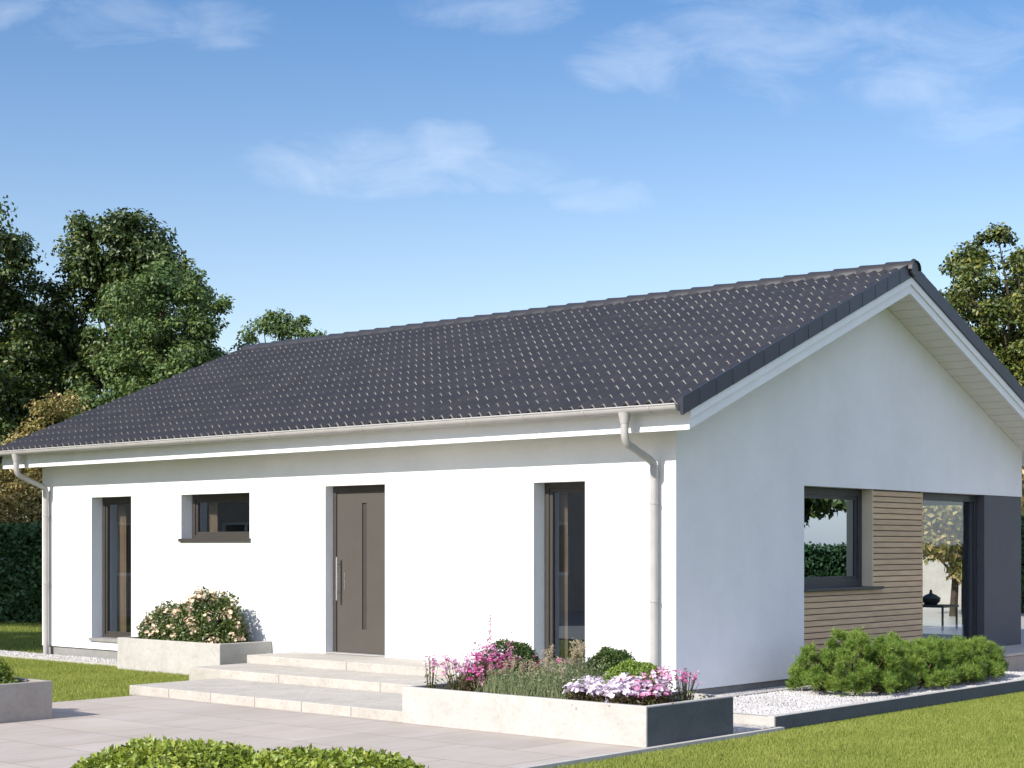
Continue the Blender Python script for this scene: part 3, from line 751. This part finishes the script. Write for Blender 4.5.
# trees outside the frame: they shade the hedge and appear in the glass
rand_tree('shade_tree', 'large tree on the lawn left of the picture', (-17.5, -9.5, 0), 9, [(0, 0, 6.2, 3.6, 2.6, 2.6, 160)], M['leaf_dark'], 22000, .22, .14, .7)
rand_tree('shade_tree', 'taller tree further left of the picture', (-23.5, -6, 0), 12, [(0, 0, 9.9, 4.6, 2.6, 1.7, 160)], M['leaf_dark'], 24000, .22, .14, .7)
rand_tree('garden_tree', 'garden tree across from the terrace window', (9.6, 18.6, 0), 6.5, [(-.3, 0, 4.6, 3.4, 3.0, 2.0, 150), (.3, -.6, 2.5, .7, .8, .7, 14)], M['leaf_dark'], 24000, .22, .13, .5)
rand_tree('garden_tree', 'second garden tree beyond the terrace', (19, 32, 0), 9, [(0, 0, 5.5, 3.8, 3.2, 3.6, 130)], M['leaf_dark'], 20000, .24, .15, .7)
# house across the street, behind the viewpoint: mirrored in the front windows
nh = thing('neighbour_house', 'tan rendered two storey house across the street, facing the bungalow', 'house', (-22.5, -18, 0), R(-40))
nw = MB(); wins = [(a, a + 1.3, z, z + 1.4) for a in (-8, -4.6, 3.2, 6.6) for z in (.9, 3.7)] + [(-.6, .5, .1, 2.2), (-.9, .9, 3.7, 5.1)]
wall_grid(nw, 0, -10.5, 10.5, -.1, 6, 4, 3.7, wins); nw.box(-10.5, 10.5, -4, -3.7, -.1, 6).box(-10.5, -10.2, -3.7, 3.7, -.1, 6).box(10.2, 10.5, -3.7, 3.7, -.1, 6)
nw.build('wall', M['tan'], nh)
MB().prism([(-4.6, 5.9), (4.6, 5.9), (0, 8.8)], 0, -11, 11).build('roof', M['ridge'], nh)
for a, b, c, d in wins[:-2] + wins[-1:]:
    wf = MB(); wall_grid(wf, 0, a + .002, b - .002, c + .002, d - .002, 3.9, 3.82, [(a + .08, (a + b) / 2 - .03, c + .08, d - .08), ((a + b) / 2 + .03, b - .08, c + .08, d - .08)]); o = wf.build('window', M['white'], nh)
    MB().quad((a + .08, 3.85, c + .08), (b - .08, 3.85, c + .08), (b - .08, 3.85, d - .08), (a + .08, 3.85, d - .08)).build('pane', M['dark_pane'], o)
MB().box(-.58, .48, 3.78, 3.86, .1, 2.18).build('door', M['doorleaf'], nh)
# golden tree seen through the house
rand_tree('golden_tree', 'golden leaved tree seen through the terrace door', (-5.5, 17.6, .2), 4.6, [(0, 0, 2.8, 1.8, 1.2, 1.0, 90), (-.3, -.2, 2.0, 1.1, 1.0, .8, 60), (.5, 0, 1.2, .35, .5, .4, 12)], M['leaf_gold'], 22000, .15, .085, .36, None, .07)
gwall = thing('garden_wall', 'low white garden wall beyond the back terrace', 'wall', (-6, 22, 0))
MB().box(-9, 6, -.1, .1, -.05, 1.95).build('wall', M['conc'], gwall); MB().box(-9.03, 6.03, -.13, .13, 1.951, 2.0).build('coping', M['conc'], gwall, bevel=.006)
# small garden table with a lantern on the back terrace
tb = thing('garden_table', 'small black table on the back terrace seen through the glass door', 'table', (-3.42, 12.4, .2))
MB().box(-.45, .45, -.3, .3, .40, .44).build('tabletop', M['black'], tb, bevel=.005)
for sx in (-1, 1):
    for sy in (-1, 1): MB().box(sx * .42 - .015, sx * .42 + .015, sy * .27 - .015, sy * .27 + .015, 0, .4).build('leg', M['black'], tb)
ln = thing('bowl', 'dark lidded bowl standing on the small black table', 'bowl', (-3.36, 12.4, .641))
bo = MB(); prof = [(.0, 0), (.10, 0), (.16, .06), (.17, .12), (.10, .17), (.03, .2), (.02, .26), (0, .27)]
for k in range(len(prof)):
    for q in range(16): a = q / 16 * 2 * math.pi; bo.v.append((math.cos(a) * prof[k][0], math.sin(a) * prof[k][0], prof[k][1]))
for k in range(len(prof) - 1):
    for q in range(16): a = k * 16 + q; b_ = k * 16 + (q + 1) % 16; bo.f.append((a, b_, b_ + 16, a + 16))
bo.build('vessel', M['black'], ln, smooth=40)

# ------------------------------------------------------------------ hedge
def hedge(label, c, length, depth, h, ang, nl):
    t = thing('hedge', label, 'hedge', c, ang)
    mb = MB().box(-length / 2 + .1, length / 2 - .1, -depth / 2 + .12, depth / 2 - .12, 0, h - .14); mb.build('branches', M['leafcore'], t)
    n = nl; x = rng.uniform(-length / 2, length / 2, n); f = rng.random(n)
    y = np.where(f < .72, -depth / 2 + rng.normal(0, .05, n), rng.uniform(-depth / 2, depth / 2, n)); z = np.where(f < .72, rng.uniform(0, h, n), h + rng.normal(0, .04, n) - .05)
    y = y + .07 * np.sin(x * 3.1 + z * 2.3) + .05 * np.sin(x * 7 - z * 5)
    P = np.c_[x, y, z]; out = np.where((f < .72)[:, None], np.array([[0, -1, .3]]), np.array([[0, 0, 1.]]))
    V, F = leaf_geo(P, .13, .08, out, .7); np_mesh('foliage', V, F, M['leaf_hedge'], t)
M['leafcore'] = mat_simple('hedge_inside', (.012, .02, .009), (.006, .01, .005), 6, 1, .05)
c = spot(-20, 36.6); hedge('tall clipped dark green hedge behind the left lawn', (c.x, c.y, -.03), 9, 1.4, 2.12, YAW, 42000)
hedge('clipped hedge on the east side of the garden', (13.5, 27, -.03), 16, 1.2, 1.68, R(-30), 12000)
c = spot(1075, 36); hedge('clipped hedge behind the right end of the terrace', (c.x, c.y, -.03), 5, 1.2, 2.3, YAW, 12000)

# ------------------------------------------------------------------ shrubs
def dome_points(n, rx, ry, rz, lump=.08, zmin=-.1):
    s = sph(n * 2); s = s[s[:, 2] > zmin][:n]
    l = 1 + lump * (np.sin(s[:, 0] * 7 + 1) * np.cos(s[:, 1] * 6 + 2) + .6 * np.sin(s[:, 2] * 11 + s[:, 0] * 9))
    return s * l[:, None] * np.array([rx, ry, rz]), s
def ball_shrub(label, loc, r, h, mat, n=9000):
    t = thing('box_shrub', label, 'shrub', loc)
    P, s = dome_points(n, r, r, h, .05); P = P * rng.uniform(.86, 1.03, (len(P), 1)); P[:, 2] += h * .15
    V, F = leaf_geo(P, .026, .016, s, .6); np_mesh('foliage', V, F, mat, t)
    mb = MB().tube([(0, 0, -.08), (0, 0, h * .3), (0, 0, h * .8)], [.03, r * .7, r * .3], 12); mb.build('branches', M['leafcore'], t)
def pine(label, loc, rx, ry, h, n=620):
    t = thing('mugo_pine', label, 'shrub', loc, 0, 'mugo pines in the gravel bed')
    m = 165
    P0, s0 = dome_points(m, rx, ry, h, .12, -.30); P0 *= rng.uniform(.55, 1.0, (len(P0), 1)) ** .6; P0[:, 2] = np.maximum(P0[:, 2], rng.uniform(.05, .12, len(P0))); m = len(P0); per = 22
    o = nrm(rng.normal(size=(m, per, 3)) + s0[:, None] * .9).reshape(-1, 3); rad = np.repeat(rng.uniform(.07, .13, m), per)[:, None]
    P = np.repeat(P0, per, axis=0) + o * rad * rng.uniform(.5, 1, (m * per, 1)); P[:, 2] = np.maximum(P[:, 2] + .03, .03); n = len(P)
    d = nrm(o * .7 + np.repeat(s0, per, axis=0) * .3 + np.array([0, 0, .45]) + rng.normal(size=(n, 3)) * .2)
    L = rng.uniform(.05, .09, n)
    k = 40; tt = rng.random((n, k)); B = P[:, None] + d[:, None] * (tt * L[:, None])[..., None]
    nd = nrm((d[:, None] * .9 + rng.normal(size=(n, k, 3)) * .6).reshape(-1, 3))
    V, F = blade_geo(B.reshape(-1, 3), nd, rng.uniform(.035, .065, (n * k, 1)), .0046)
    np_mesh('needles', V, F, M['needle'], t)
    mb = MB()
    for i in rng.choice(n, min(70, n), replace=False):
        q = Vector(P[i]); b0 = Vector((q.x * .15, q.y * .15, -.02)); mb.tube([b0, b0.lerp(q, .5) + Vector((0, 0, -.05)), q + Vector(d[i]) * L[i]], [.02, .012, .005], 5, caps=False)
    mb.build('branches', M['stem'], t)
pine('mugo pine nearest the bare gravel, largest of the row', (1.02, 1.92, .06), .60, .66, .60, 760)
pine('second mugo pine along the kerb, under the square window', (1.10, 2.95, .06), .58, .66, .50, 640)
pine('third mugo pine along the kerb, in front of the timber cladding', (1.10, 3.75, .06), .56, .58, .44, 600)
pine('mugo pine at the far end of the gravel bed beside the terrace', (1.05, 4.5, .06), .52, .52, .38, 520)

def leafy(name, label, loc, shape, mat, n, lL, lW, core=.75, rz=0, zmin=-.1, jig=.12, lump=.08):
    t = thing(name, label, 'shrub', loc, rz)
    gs = []
    for (x, y, z, rx, ry, h, w) in shape:
        P, s = dome_points(int(n * w), rx, ry, h, lump, zmin); P = P * (1 - jig + 1.3 * jig * rng.random((len(P), 1))) + np.array([x, y, z])
        gs.append(leaf_geo(P, lL, lW, s, .7))
    V, F = join_geo(gs); np_mesh('foliage', V, F, mat, t)
    mb = MB()
    for (x, y, z, rx, ry, h, w) in shape:
        for _ in range(26):
            a = rng.uniform(0, 6.28); rr = rng.uniform(.3, .85); e = Vector((x + math.cos(a) * rx * rr, y + math.sin(a) * ry * rr, z + h * rng.uniform(.25, .8) * math.sqrt(max(.05, 1 - rr * rr))))
            b0 = Vector((x * .9 + math.cos(a) * rx * .15, y + math.sin(a) * ry * .15, -.03)); mb.tube([b0, b0.lerp(e, .5), e], [.012, .009, .004], 5, caps=False)
    mb.build('branches', M['stem'], t)
    return t
def blossom_mesh(name, r, petals, mat, cup=.35, n=3, spread=.55):
    gs = []
    for b in range(n):
        c = rng.normal(size=3) * r * spread; ax = nrm(np.array([[c[0], c[1], c[2] + r]]))[0]
        u = nrm(np.cross(ax[None], np.array([[.3, .9, .1]])))[0]; w = np.cross(ax, u)
        for k in range(petals):
            a = 6.283 * k / petals + b; d = u * math.cos(a) + w * math.sin(a); s = -u * math.sin(a) + w * math.cos(a); R_ = r * .62
            V = np.array([c, c + d * R_ * .6 + s * R_ * .42 + ax * R_ * cup * .6, c + d * R_ + ax * R_ * cup, c + d * R_ * .6 - s * R_ * .42 + ax * R_ * cup * .6])
            gs.append((V, np.array([(0, 1, 2), (0, 2, 3)])))
    V, F = join_geo(gs); me = np_mesh(name, V, F, mat); return me
def scatter_flowers(root, pts, variants):
    """pts are local to the plant; the first use of each variant is the object itself"""
    used = set()
    for i, p in enumerate(pts):
        v = variants[i % len(variants)]
        if v.name in used: o = v.copy(); COL.objects.link(o)
        else: o = v; used.add(v.name)
        o.parent = root; o.location = p; o.rotation_euler = (rng.uniform(-.5, .5), rng.uniform(-.5, .5), rng.uniform(0, 6.3)); s = rng.uniform(.75, 1.25); o.scale = (s, s, s)
# peach flowered shrub in the wall planter (two lobes)
rs_shape = [(-.46, 0, 0, .52, .36, .50, .36), (.36, 0, 0, .68, .38, .68, .64)]
rs = leafy('flowering_shrub', 'round shrub covered in small peach coloured flowers in the planter on the front wall', (-7.78, -.42, .36), rs_shape, M['leaf_rose'], 13000, .055, .026, jig=.2)
pts = []
for (x, y, z, rx, ry, h, w), k in zip(rs_shape, (34, 64)):
    P, s = dome_points(500, rx, ry, h, .08, .02); P = P + np.array([x, y, z]); P = P[(s[:, 1] < .35)]; pts += [tuple(q * 1.0) for q in P[:k]]
scatter_flowers(rs, [(a, b_ - .02, c + .01) for a, b_, c in pts], [blossom_mesh('flower', .040, 5, M['petal_peach'], n=9, spread=.95) for _ in range(4)])
# bright shrub in the left planter
leafy('leafy_shrub', 'bright green leafy shrub in the brownish planter at the left edge', (-4.45, -5.75, .33), [(-.05, .05, 0, .46, .45, .30, .7), (0, -1.0, 0, .5, .6, .30, .6)], M['leaf_shrub'], 7000, .055, .03, jig=.25)
# low ground cover mound at the bottom edge
c = spot(249, 10.35)
t = leafy('ground_cover', 'low bright green leafy mound at the bottom edge of the picture', (c.x, c.y, .0), [(-.50, .05, 0, .78, .85, .41, .6), (.45, -.05, 0, .85, .72, .37, .5), (1.0, -.35, 0, .7, .6, .25, .35)], M['leaf_bright'], 34000, .05, .027, jig=.14, rz=YAW, lump=.03)
t['category'] = 'shrub'

# planter contents
PT = BP[4] - .05
ball_shrub('dark clipped ball shrub behind the magenta flowers', (-.42, -2.22, PT), .36, .40, M['leaf_box'], 14000)
ball_shrub('dark clipped ball shrub half hidden behind the paler one, near the corner', (.80, -2.14, PT), .28, .38, M['leaf_box'], 10000)
ball_shrub('paler green clipped ball shrub in front of its darker neighbour', (1.27, -2.42, PT), .30, .31, M['leaf_box2'], 11000)

def grass_clump(label, loc, r, h, n=1500, plumes=10):
    t = thing('ornamental_grass', label, 'grass', loc, 0, 'grass clumps in the long planter')
    P = np.c_[rng.normal(0, r * .38, n), np.clip(rng.normal(0, r * .35, n), -.13, .3), np.zeros(n)]
    d = np.c_[rng.normal(0, .36, n), np.abs(rng.normal(0, .36, n)) - .04, np.ones(n)]; d = nrm(d); L = rng.uniform(.35, 1, (n, 1)) * h
    g1 = blade_geo(P, d, L, .007)
    # feathery heads
    k = 900; tip = P[:k] + d[:k] * L[:k]; g2 = leaf_geo(tip, .035, .012, None)
    V, F = join_geo([g1, g2]); np_mesh('blades', V, F, M['drygrass'], t)
    for i in range(plumes):
        a = rng.uniform(0, 6.28); rr = rng.uniform(0, r * .6); b0 = Vector((math.cos(a) * rr * .4, math.sin(a) * rr * .4, 0)); e = Vector((math.cos(a) * rr, math.sin(a) * rr, h * rng.uniform(.95, 1.3)))
        m_ = 60; tt = rng.random((m_, 1)); P2 = np.array(e)[None] + (tt - .5) * np.array([[0.02, 0.0, .12]]) + rng.normal(size=(m_, 3)) * .007
        v1, f1 = leaf_geo(P2, .03, .006, None); sv = MB().tube([b0, b0.lerp(e, .6), e], [.003, .002, .0015], 4, caps=False)
        np_mesh('plume', v1, f1, M['plume'], t); sv.build('stalk', M['stem'], t)
M['plume'] = islandmat('grass_plume', [(.28, .22, .14), (.45, .38, .26), (.6, .52, .38)], .8, .3, .1)
for x, y, h, lab in ((.10, -2.86, .26, 'leftmost grass clump in the long planter, next to the magenta flowers'), (.38, -2.92, .24, 'low front grass clump close to the planter wall'), (.42, -2.58, .32, 'middle grass clump in front of the first ball shrub'), (.74, -2.9, .26, 'grass clump near the front of the long planter, left of the white flowers'), (.66, -2.5, .37, 'tallest grass clump with upright plumes below the tall window')):
    grass_clump(lab, (x, y, PT), .27, h, 1700, 5 if h < .33 else 12)

def flower_plant(label, loc, r, h, variants_mat, nfl, fr, mat_leaf, petals=5, nb=3, leafn=900, group='flowering perennials in the long planter', hmin=.7, upright=.4):
    t = thing('flowering_plant', label, 'flowers', loc, 0, group)
    n = leafn; P = np.c_[rng.normal(0, r * .42, n), rng.normal(0, r * .42, n), np.abs(rng.normal(0, h * .26, n))]
    V, F = leaf_geo(P, .045, .016, None); np_mesh('foliage', V, F, mat_leaf, t)
    st_ = MB(); pts = []
    for i in range(nfl):
        a = rng.uniform(0, 6.28); rr = r * math.sqrt(rng.random()); e = Vector((math.cos(a) * rr, math.sin(a) * rr, h * rng.uniform(hmin, 1.05)))
        b0 = Vector((e.x * .4, e.y * .4, 0)); st_.tube([b0, b0.lerp(e, .55) + Vector((0, 0, .02)), e], [.0035, .0028, .002], 4, caps=False); pts.append(tuple(e))
    st_.build('stalks', M['stem'], t)
    scatter_flowers(t, pts, [blossom_mesh('flower', fr, petals, m, n=nb) for m in variants_mat])
    return t
mg = [M['petal_magenta'], M['petal_pink']]; pk = [M['petal_pink'], M['petal_white']]; wh = [M['petal_white']]
FPL = flower_plant
FPL('lone pale pink flowers on thin stems at the left end of the long planter', (-.78, -2.93, PT), .08, .33, pk, 14, .026, M['leaf_rose'], leafn=50, nb=4, hmin=.7)
FPL('pink and white flowers left of the magenta ones in the long planter', (-.58, -2.75, PT), .17, .32, pk, 46, .026, M['leaf_rose'], leafn=200, nb=5, hmin=.55)
FPL('taller pink flowers behind the first pink ones in the long planter', (-.45, -2.5, PT), .18, .42, pk, 44, .026, M['leaf_rose'], leafn=260, nb=4, hmin=.6)
FPL('deep magenta flowers in front of the first ball shrub', (-.20, -2.7, PT), .20, .36, mg, 60, .026, M['leaf_purple'], leafn=500, nb=5, hmin=.5)
FPL('magenta flowers at the front wall left of the grass clumps', (-.25, -2.92, PT), .14, .24, mg, 34, .024, M['leaf_purple'], leafn=600, nb=4, hmin=.5)
FPL('few magenta flowers scattered behind the grass clumps', (.15, -2.35, PT), .24, .33, [M['petal_magenta']], 14, .024, M['leaf_rose'], leafn=200, nb=3)
# tall flower spikes
def spike(label, loc, h, n):
    t = thing('flower_spike', label, 'flower', loc, 0, 'tall flower spikes')
    MB().tube([(0, 0, 0), (.01, 0, h * .5), (.0, .01, h)], [.004, .003, .0015], 5).build('stalk', M['stem'], t)
    k = n * 4; z = h * rng.uniform(.5, 1, (k, 1)); P = np.c_[rng.normal(0, .02, k), rng.normal(0, .02, k), z[:, 0]]
    V, F = leaf_geo(P, .026, .016, None); np_mesh('petals', V, F, M['petal_pink'], t)
spike('tallest thin flower spike against the white wall', (-.48, -2.42, PT), .72, 22)
spike('shorter flower spike right of the tallest one', (-.22, -2.42, PT), .56, 12)
for i, (x, y) in enumerate(((1.08, -2.93), (1.33, -2.9), (1.56, -2.95), (1.75, -2.82), (1.0, -2.68), (1.45, -2.68))):
    FPL(['white flowers beside the last grass clump', 'white flowers over the front wall below the pale ball shrub', 'white flowers in the middle of the right half of the planter', 'white flowers nearest the grey end of the planter', 'white flowers behind the front row, touching the grass', 'white flowers right in front of the pale ball shrub'][i], (x, y, PT), .15, .19 if i < 4 else .22, wh if i not in (3, 5) else pk, 24, .038, M['leaf_purple'], leafn=900, nb=5, hmin=.6)
FPL('thin pink flowers leaning to the corner of the house', (1.42, -2.32, PT), .17, .30, [M['petal_pink']], 34, .024, M['leaf_purple'], leafn=220, nb=4, hmin=.6)
FPL('rightmost airy pink flowers above the grey end of the planter', (1.72, -2.25, PT), .15, .28, [M['petal_pink'], M['petal_magenta']], 34, .022, M['leaf_rose'], leafn=80, nb=4, hmin=.65)
FPL('pink flowers just behind the white ones at the planter end', (1.66, -2.6, PT), .16, .28, [M['petal_pink'], M['petal_white']], 34, .026, M['leaf_purple'], leafn=300, nb=4, hmin=.6)

# ------------------------------------------------------------------ light and sky
SUN_EL, SUN_DX = 34.2, .07
w = bpy.data.worlds.new('World'); S.world = w; w.use_nodes = True; nt = w.node_tree
bg = nt.nodes['Background']; bg.inputs['Strength'].default_value = .12
sky = N(nt, 'ShaderNodeTexSky'); sky.sky_type = 'NISHITA'; sky.sun_disc = False
sky.sun_elevation = R(SUN_EL); sky.sun_rotation = R(180 + 4); sky.air_density = 1.0; sky.dust_density = .6; sky.ozone_density = 2.2; sky.altitude = 100
tc = N(nt, 'ShaderNodeTexCoord'); gen = tc.outputs['Generated']
def dotv(v):
    d = N(nt, 'ShaderNodeVectorMath', operation='DOT_PRODUCT'); nt.links.new(gen, d.inputs[0]); d.inputs[1].default_value = v; return d.outputs['Value']
def mth(op, a, b=None, c=None, clamp=False):
    m = N(nt, 'ShaderNodeMath', operation=op); m.use_clamp = clamp
    for i, x in enumerate((a, b, c)):
        if x is None: continue
        if isinstance(x, (int, float)): m.inputs[i].default_value = x
        else: nt.links.new(x, m.inputs[i])
    return m.outputs[0]
north = mth('MAXIMUM', dotv(tuple(FW)), .05); ex = mth('DIVIDE', dotv(tuple(RT)), north); ez = mth('DIVIDE', dotv((0, 0, 1)), north)
def cl_mask(x, z, a, b, s):
    dx = mth('DIVIDE', mth('SUBTRACT', ex, x), a); dz = mth('DIVIDE', mth('SUBTRACT', ez, z), b)
    r2 = mth('ADD', mth('MULTIPLY', dx, dx), mth('MULTIPLY', dz, dz)); return mth('MULTIPLY', mth('SUBTRACT', 1, r2, clamp=True), s)
tot = None
for (u, v, a, b, s) in ((365, 160, 100, 32, 1.0), (440, 145, 45, 26, .9), (490, 172, 70, 22, .55), (600, 195, 70, 16, .55), (90, 22, 80, 24, 1.0), (10, 10, 60, 22, .9), (220, 24, 55, 22, .7), (640, 58, 60, 32, .9), (780, 25, 110, 50, .75), (940, 60, 110, 50, .7), (500, 8, 80, 24, .6), (730, 95, 80, 22, .4), (980, 110, 70, 40, .4), (720, 200, 60, 14, .3)):
    m = cl_mask((u - 512) / FPX, (545 - v) / FPX, 1.35 * a / FPX, 1.35 * b / FPX, s)
    tot = m if tot is None else mth('MAXIMUM', tot, m)
cb = N(nt, 'ShaderNodeCombineXYZ'); nt.links.new(ex, cb.inputs[0]); nt.links.new(mth('MULTIPLY', ez, 2.2), cb.inputs[1])
n1 = N(nt, 'ShaderNodeTexNoise'); n1.inputs['Scale'].default_value = 13; n1.inputs['Detail'].default_value = 9; n1.inputs['Roughness'].default_value = .62; n1.inputs['Distortion'].default_value = .5
nt.links.new(cb.outputs[0], n1.inputs['Vector'])
cf = mth('MULTIPLY', mth('SUBTRACT', mth('ADD', mth('MULTIPLY', n1.outputs['Fac'], 3.0), mth('MULTIPLY', tot, .9)), 1.62), .8, clamp=True)
cf = mth('MULTIPLY', cf, mth('MINIMUM', mth('MULTIPLY', tot, 3), 1)); cf = mth('MULTIPLY', cf, .27)
el = mth('MULTIPLY', mth('SUBTRACT', dotv((0, 0, 1)), .12), 5.0, clamp=True)
tint = ramp(nt, el, [(0, (1.10, 1.02, .98)), (.35, (.95, .94, .96)), (1, (.58, .76, .92))])
skc = N(nt, 'ShaderNodeMixRGB', blend_type='MULTIPLY'); skc.inputs[0].default_value = 1; nt.links.new(sky.outputs[0], skc.inputs[1]); nt.links.new(tint.outputs[0], skc.inputs[2])
# brightening added to the unseen eastern sky, lifts the shaded gable
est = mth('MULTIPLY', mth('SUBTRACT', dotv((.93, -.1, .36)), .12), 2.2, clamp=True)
east_fill = N(nt, 'ShaderNodeMixRGB'); nt.links.new(mth('MULTIPLY', est, .55), east_fill.inputs[0]); nt.links.new(skc.outputs[0], east_fill.inputs[1]); east_fill.inputs[2].default_value = (6.2, 6.9, 9.6, 1)
mix = N(nt, 'ShaderNodeMixRGB'); nt.links.new(cf, mix.inputs[0]); nt.links.new(east_fill.outputs[0], mix.inputs[1]); mix.inputs[2].default_value = (6.6, 7.0, 7.6, 1)
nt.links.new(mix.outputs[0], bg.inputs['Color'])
sl_ = bpy.data.lights.new('sun', 'SUN'); sl_.energy = 4.6; sl_.angle = R(.5); sl_.color = (1, .95, .87)
so_ = bpy.data.objects.new('sun', sl_); COL.objects.link(so_)
dvec = Vector((SUN_DX, 1, -math.tan(R(SUN_EL)))).normalized(); so_.rotation_euler = dvec.to_track_quat('-Z', 'Y').to_euler(); so_.location = (0, -20, 20)

cam = bpy.data.cameras.new('camera'); co = bpy.data.objects.new('camera', cam); COL.objects.link(co)
co.location = CAM; co.rotation_euler = (R(90), 0, YAW); cam.sensor_width = 36; cam.lens = FPX / 1024 * 36; cam.shift_y = (545 - 384) / 1024; cam.clip_end = 3000
S.camera = co
S.render.resolution_x = 1024; S.render.resolution_y = 768
S.view_settings.view_transform = 'Standard'; S.view_settings.look = 'None'; S.view_settings.exposure = .55; S.view_settings.gamma = 1
S.render.engine = 'CYCLES'; S.cycles.max_bounces = 8; S.cycles.transparent_max_bounces = 8
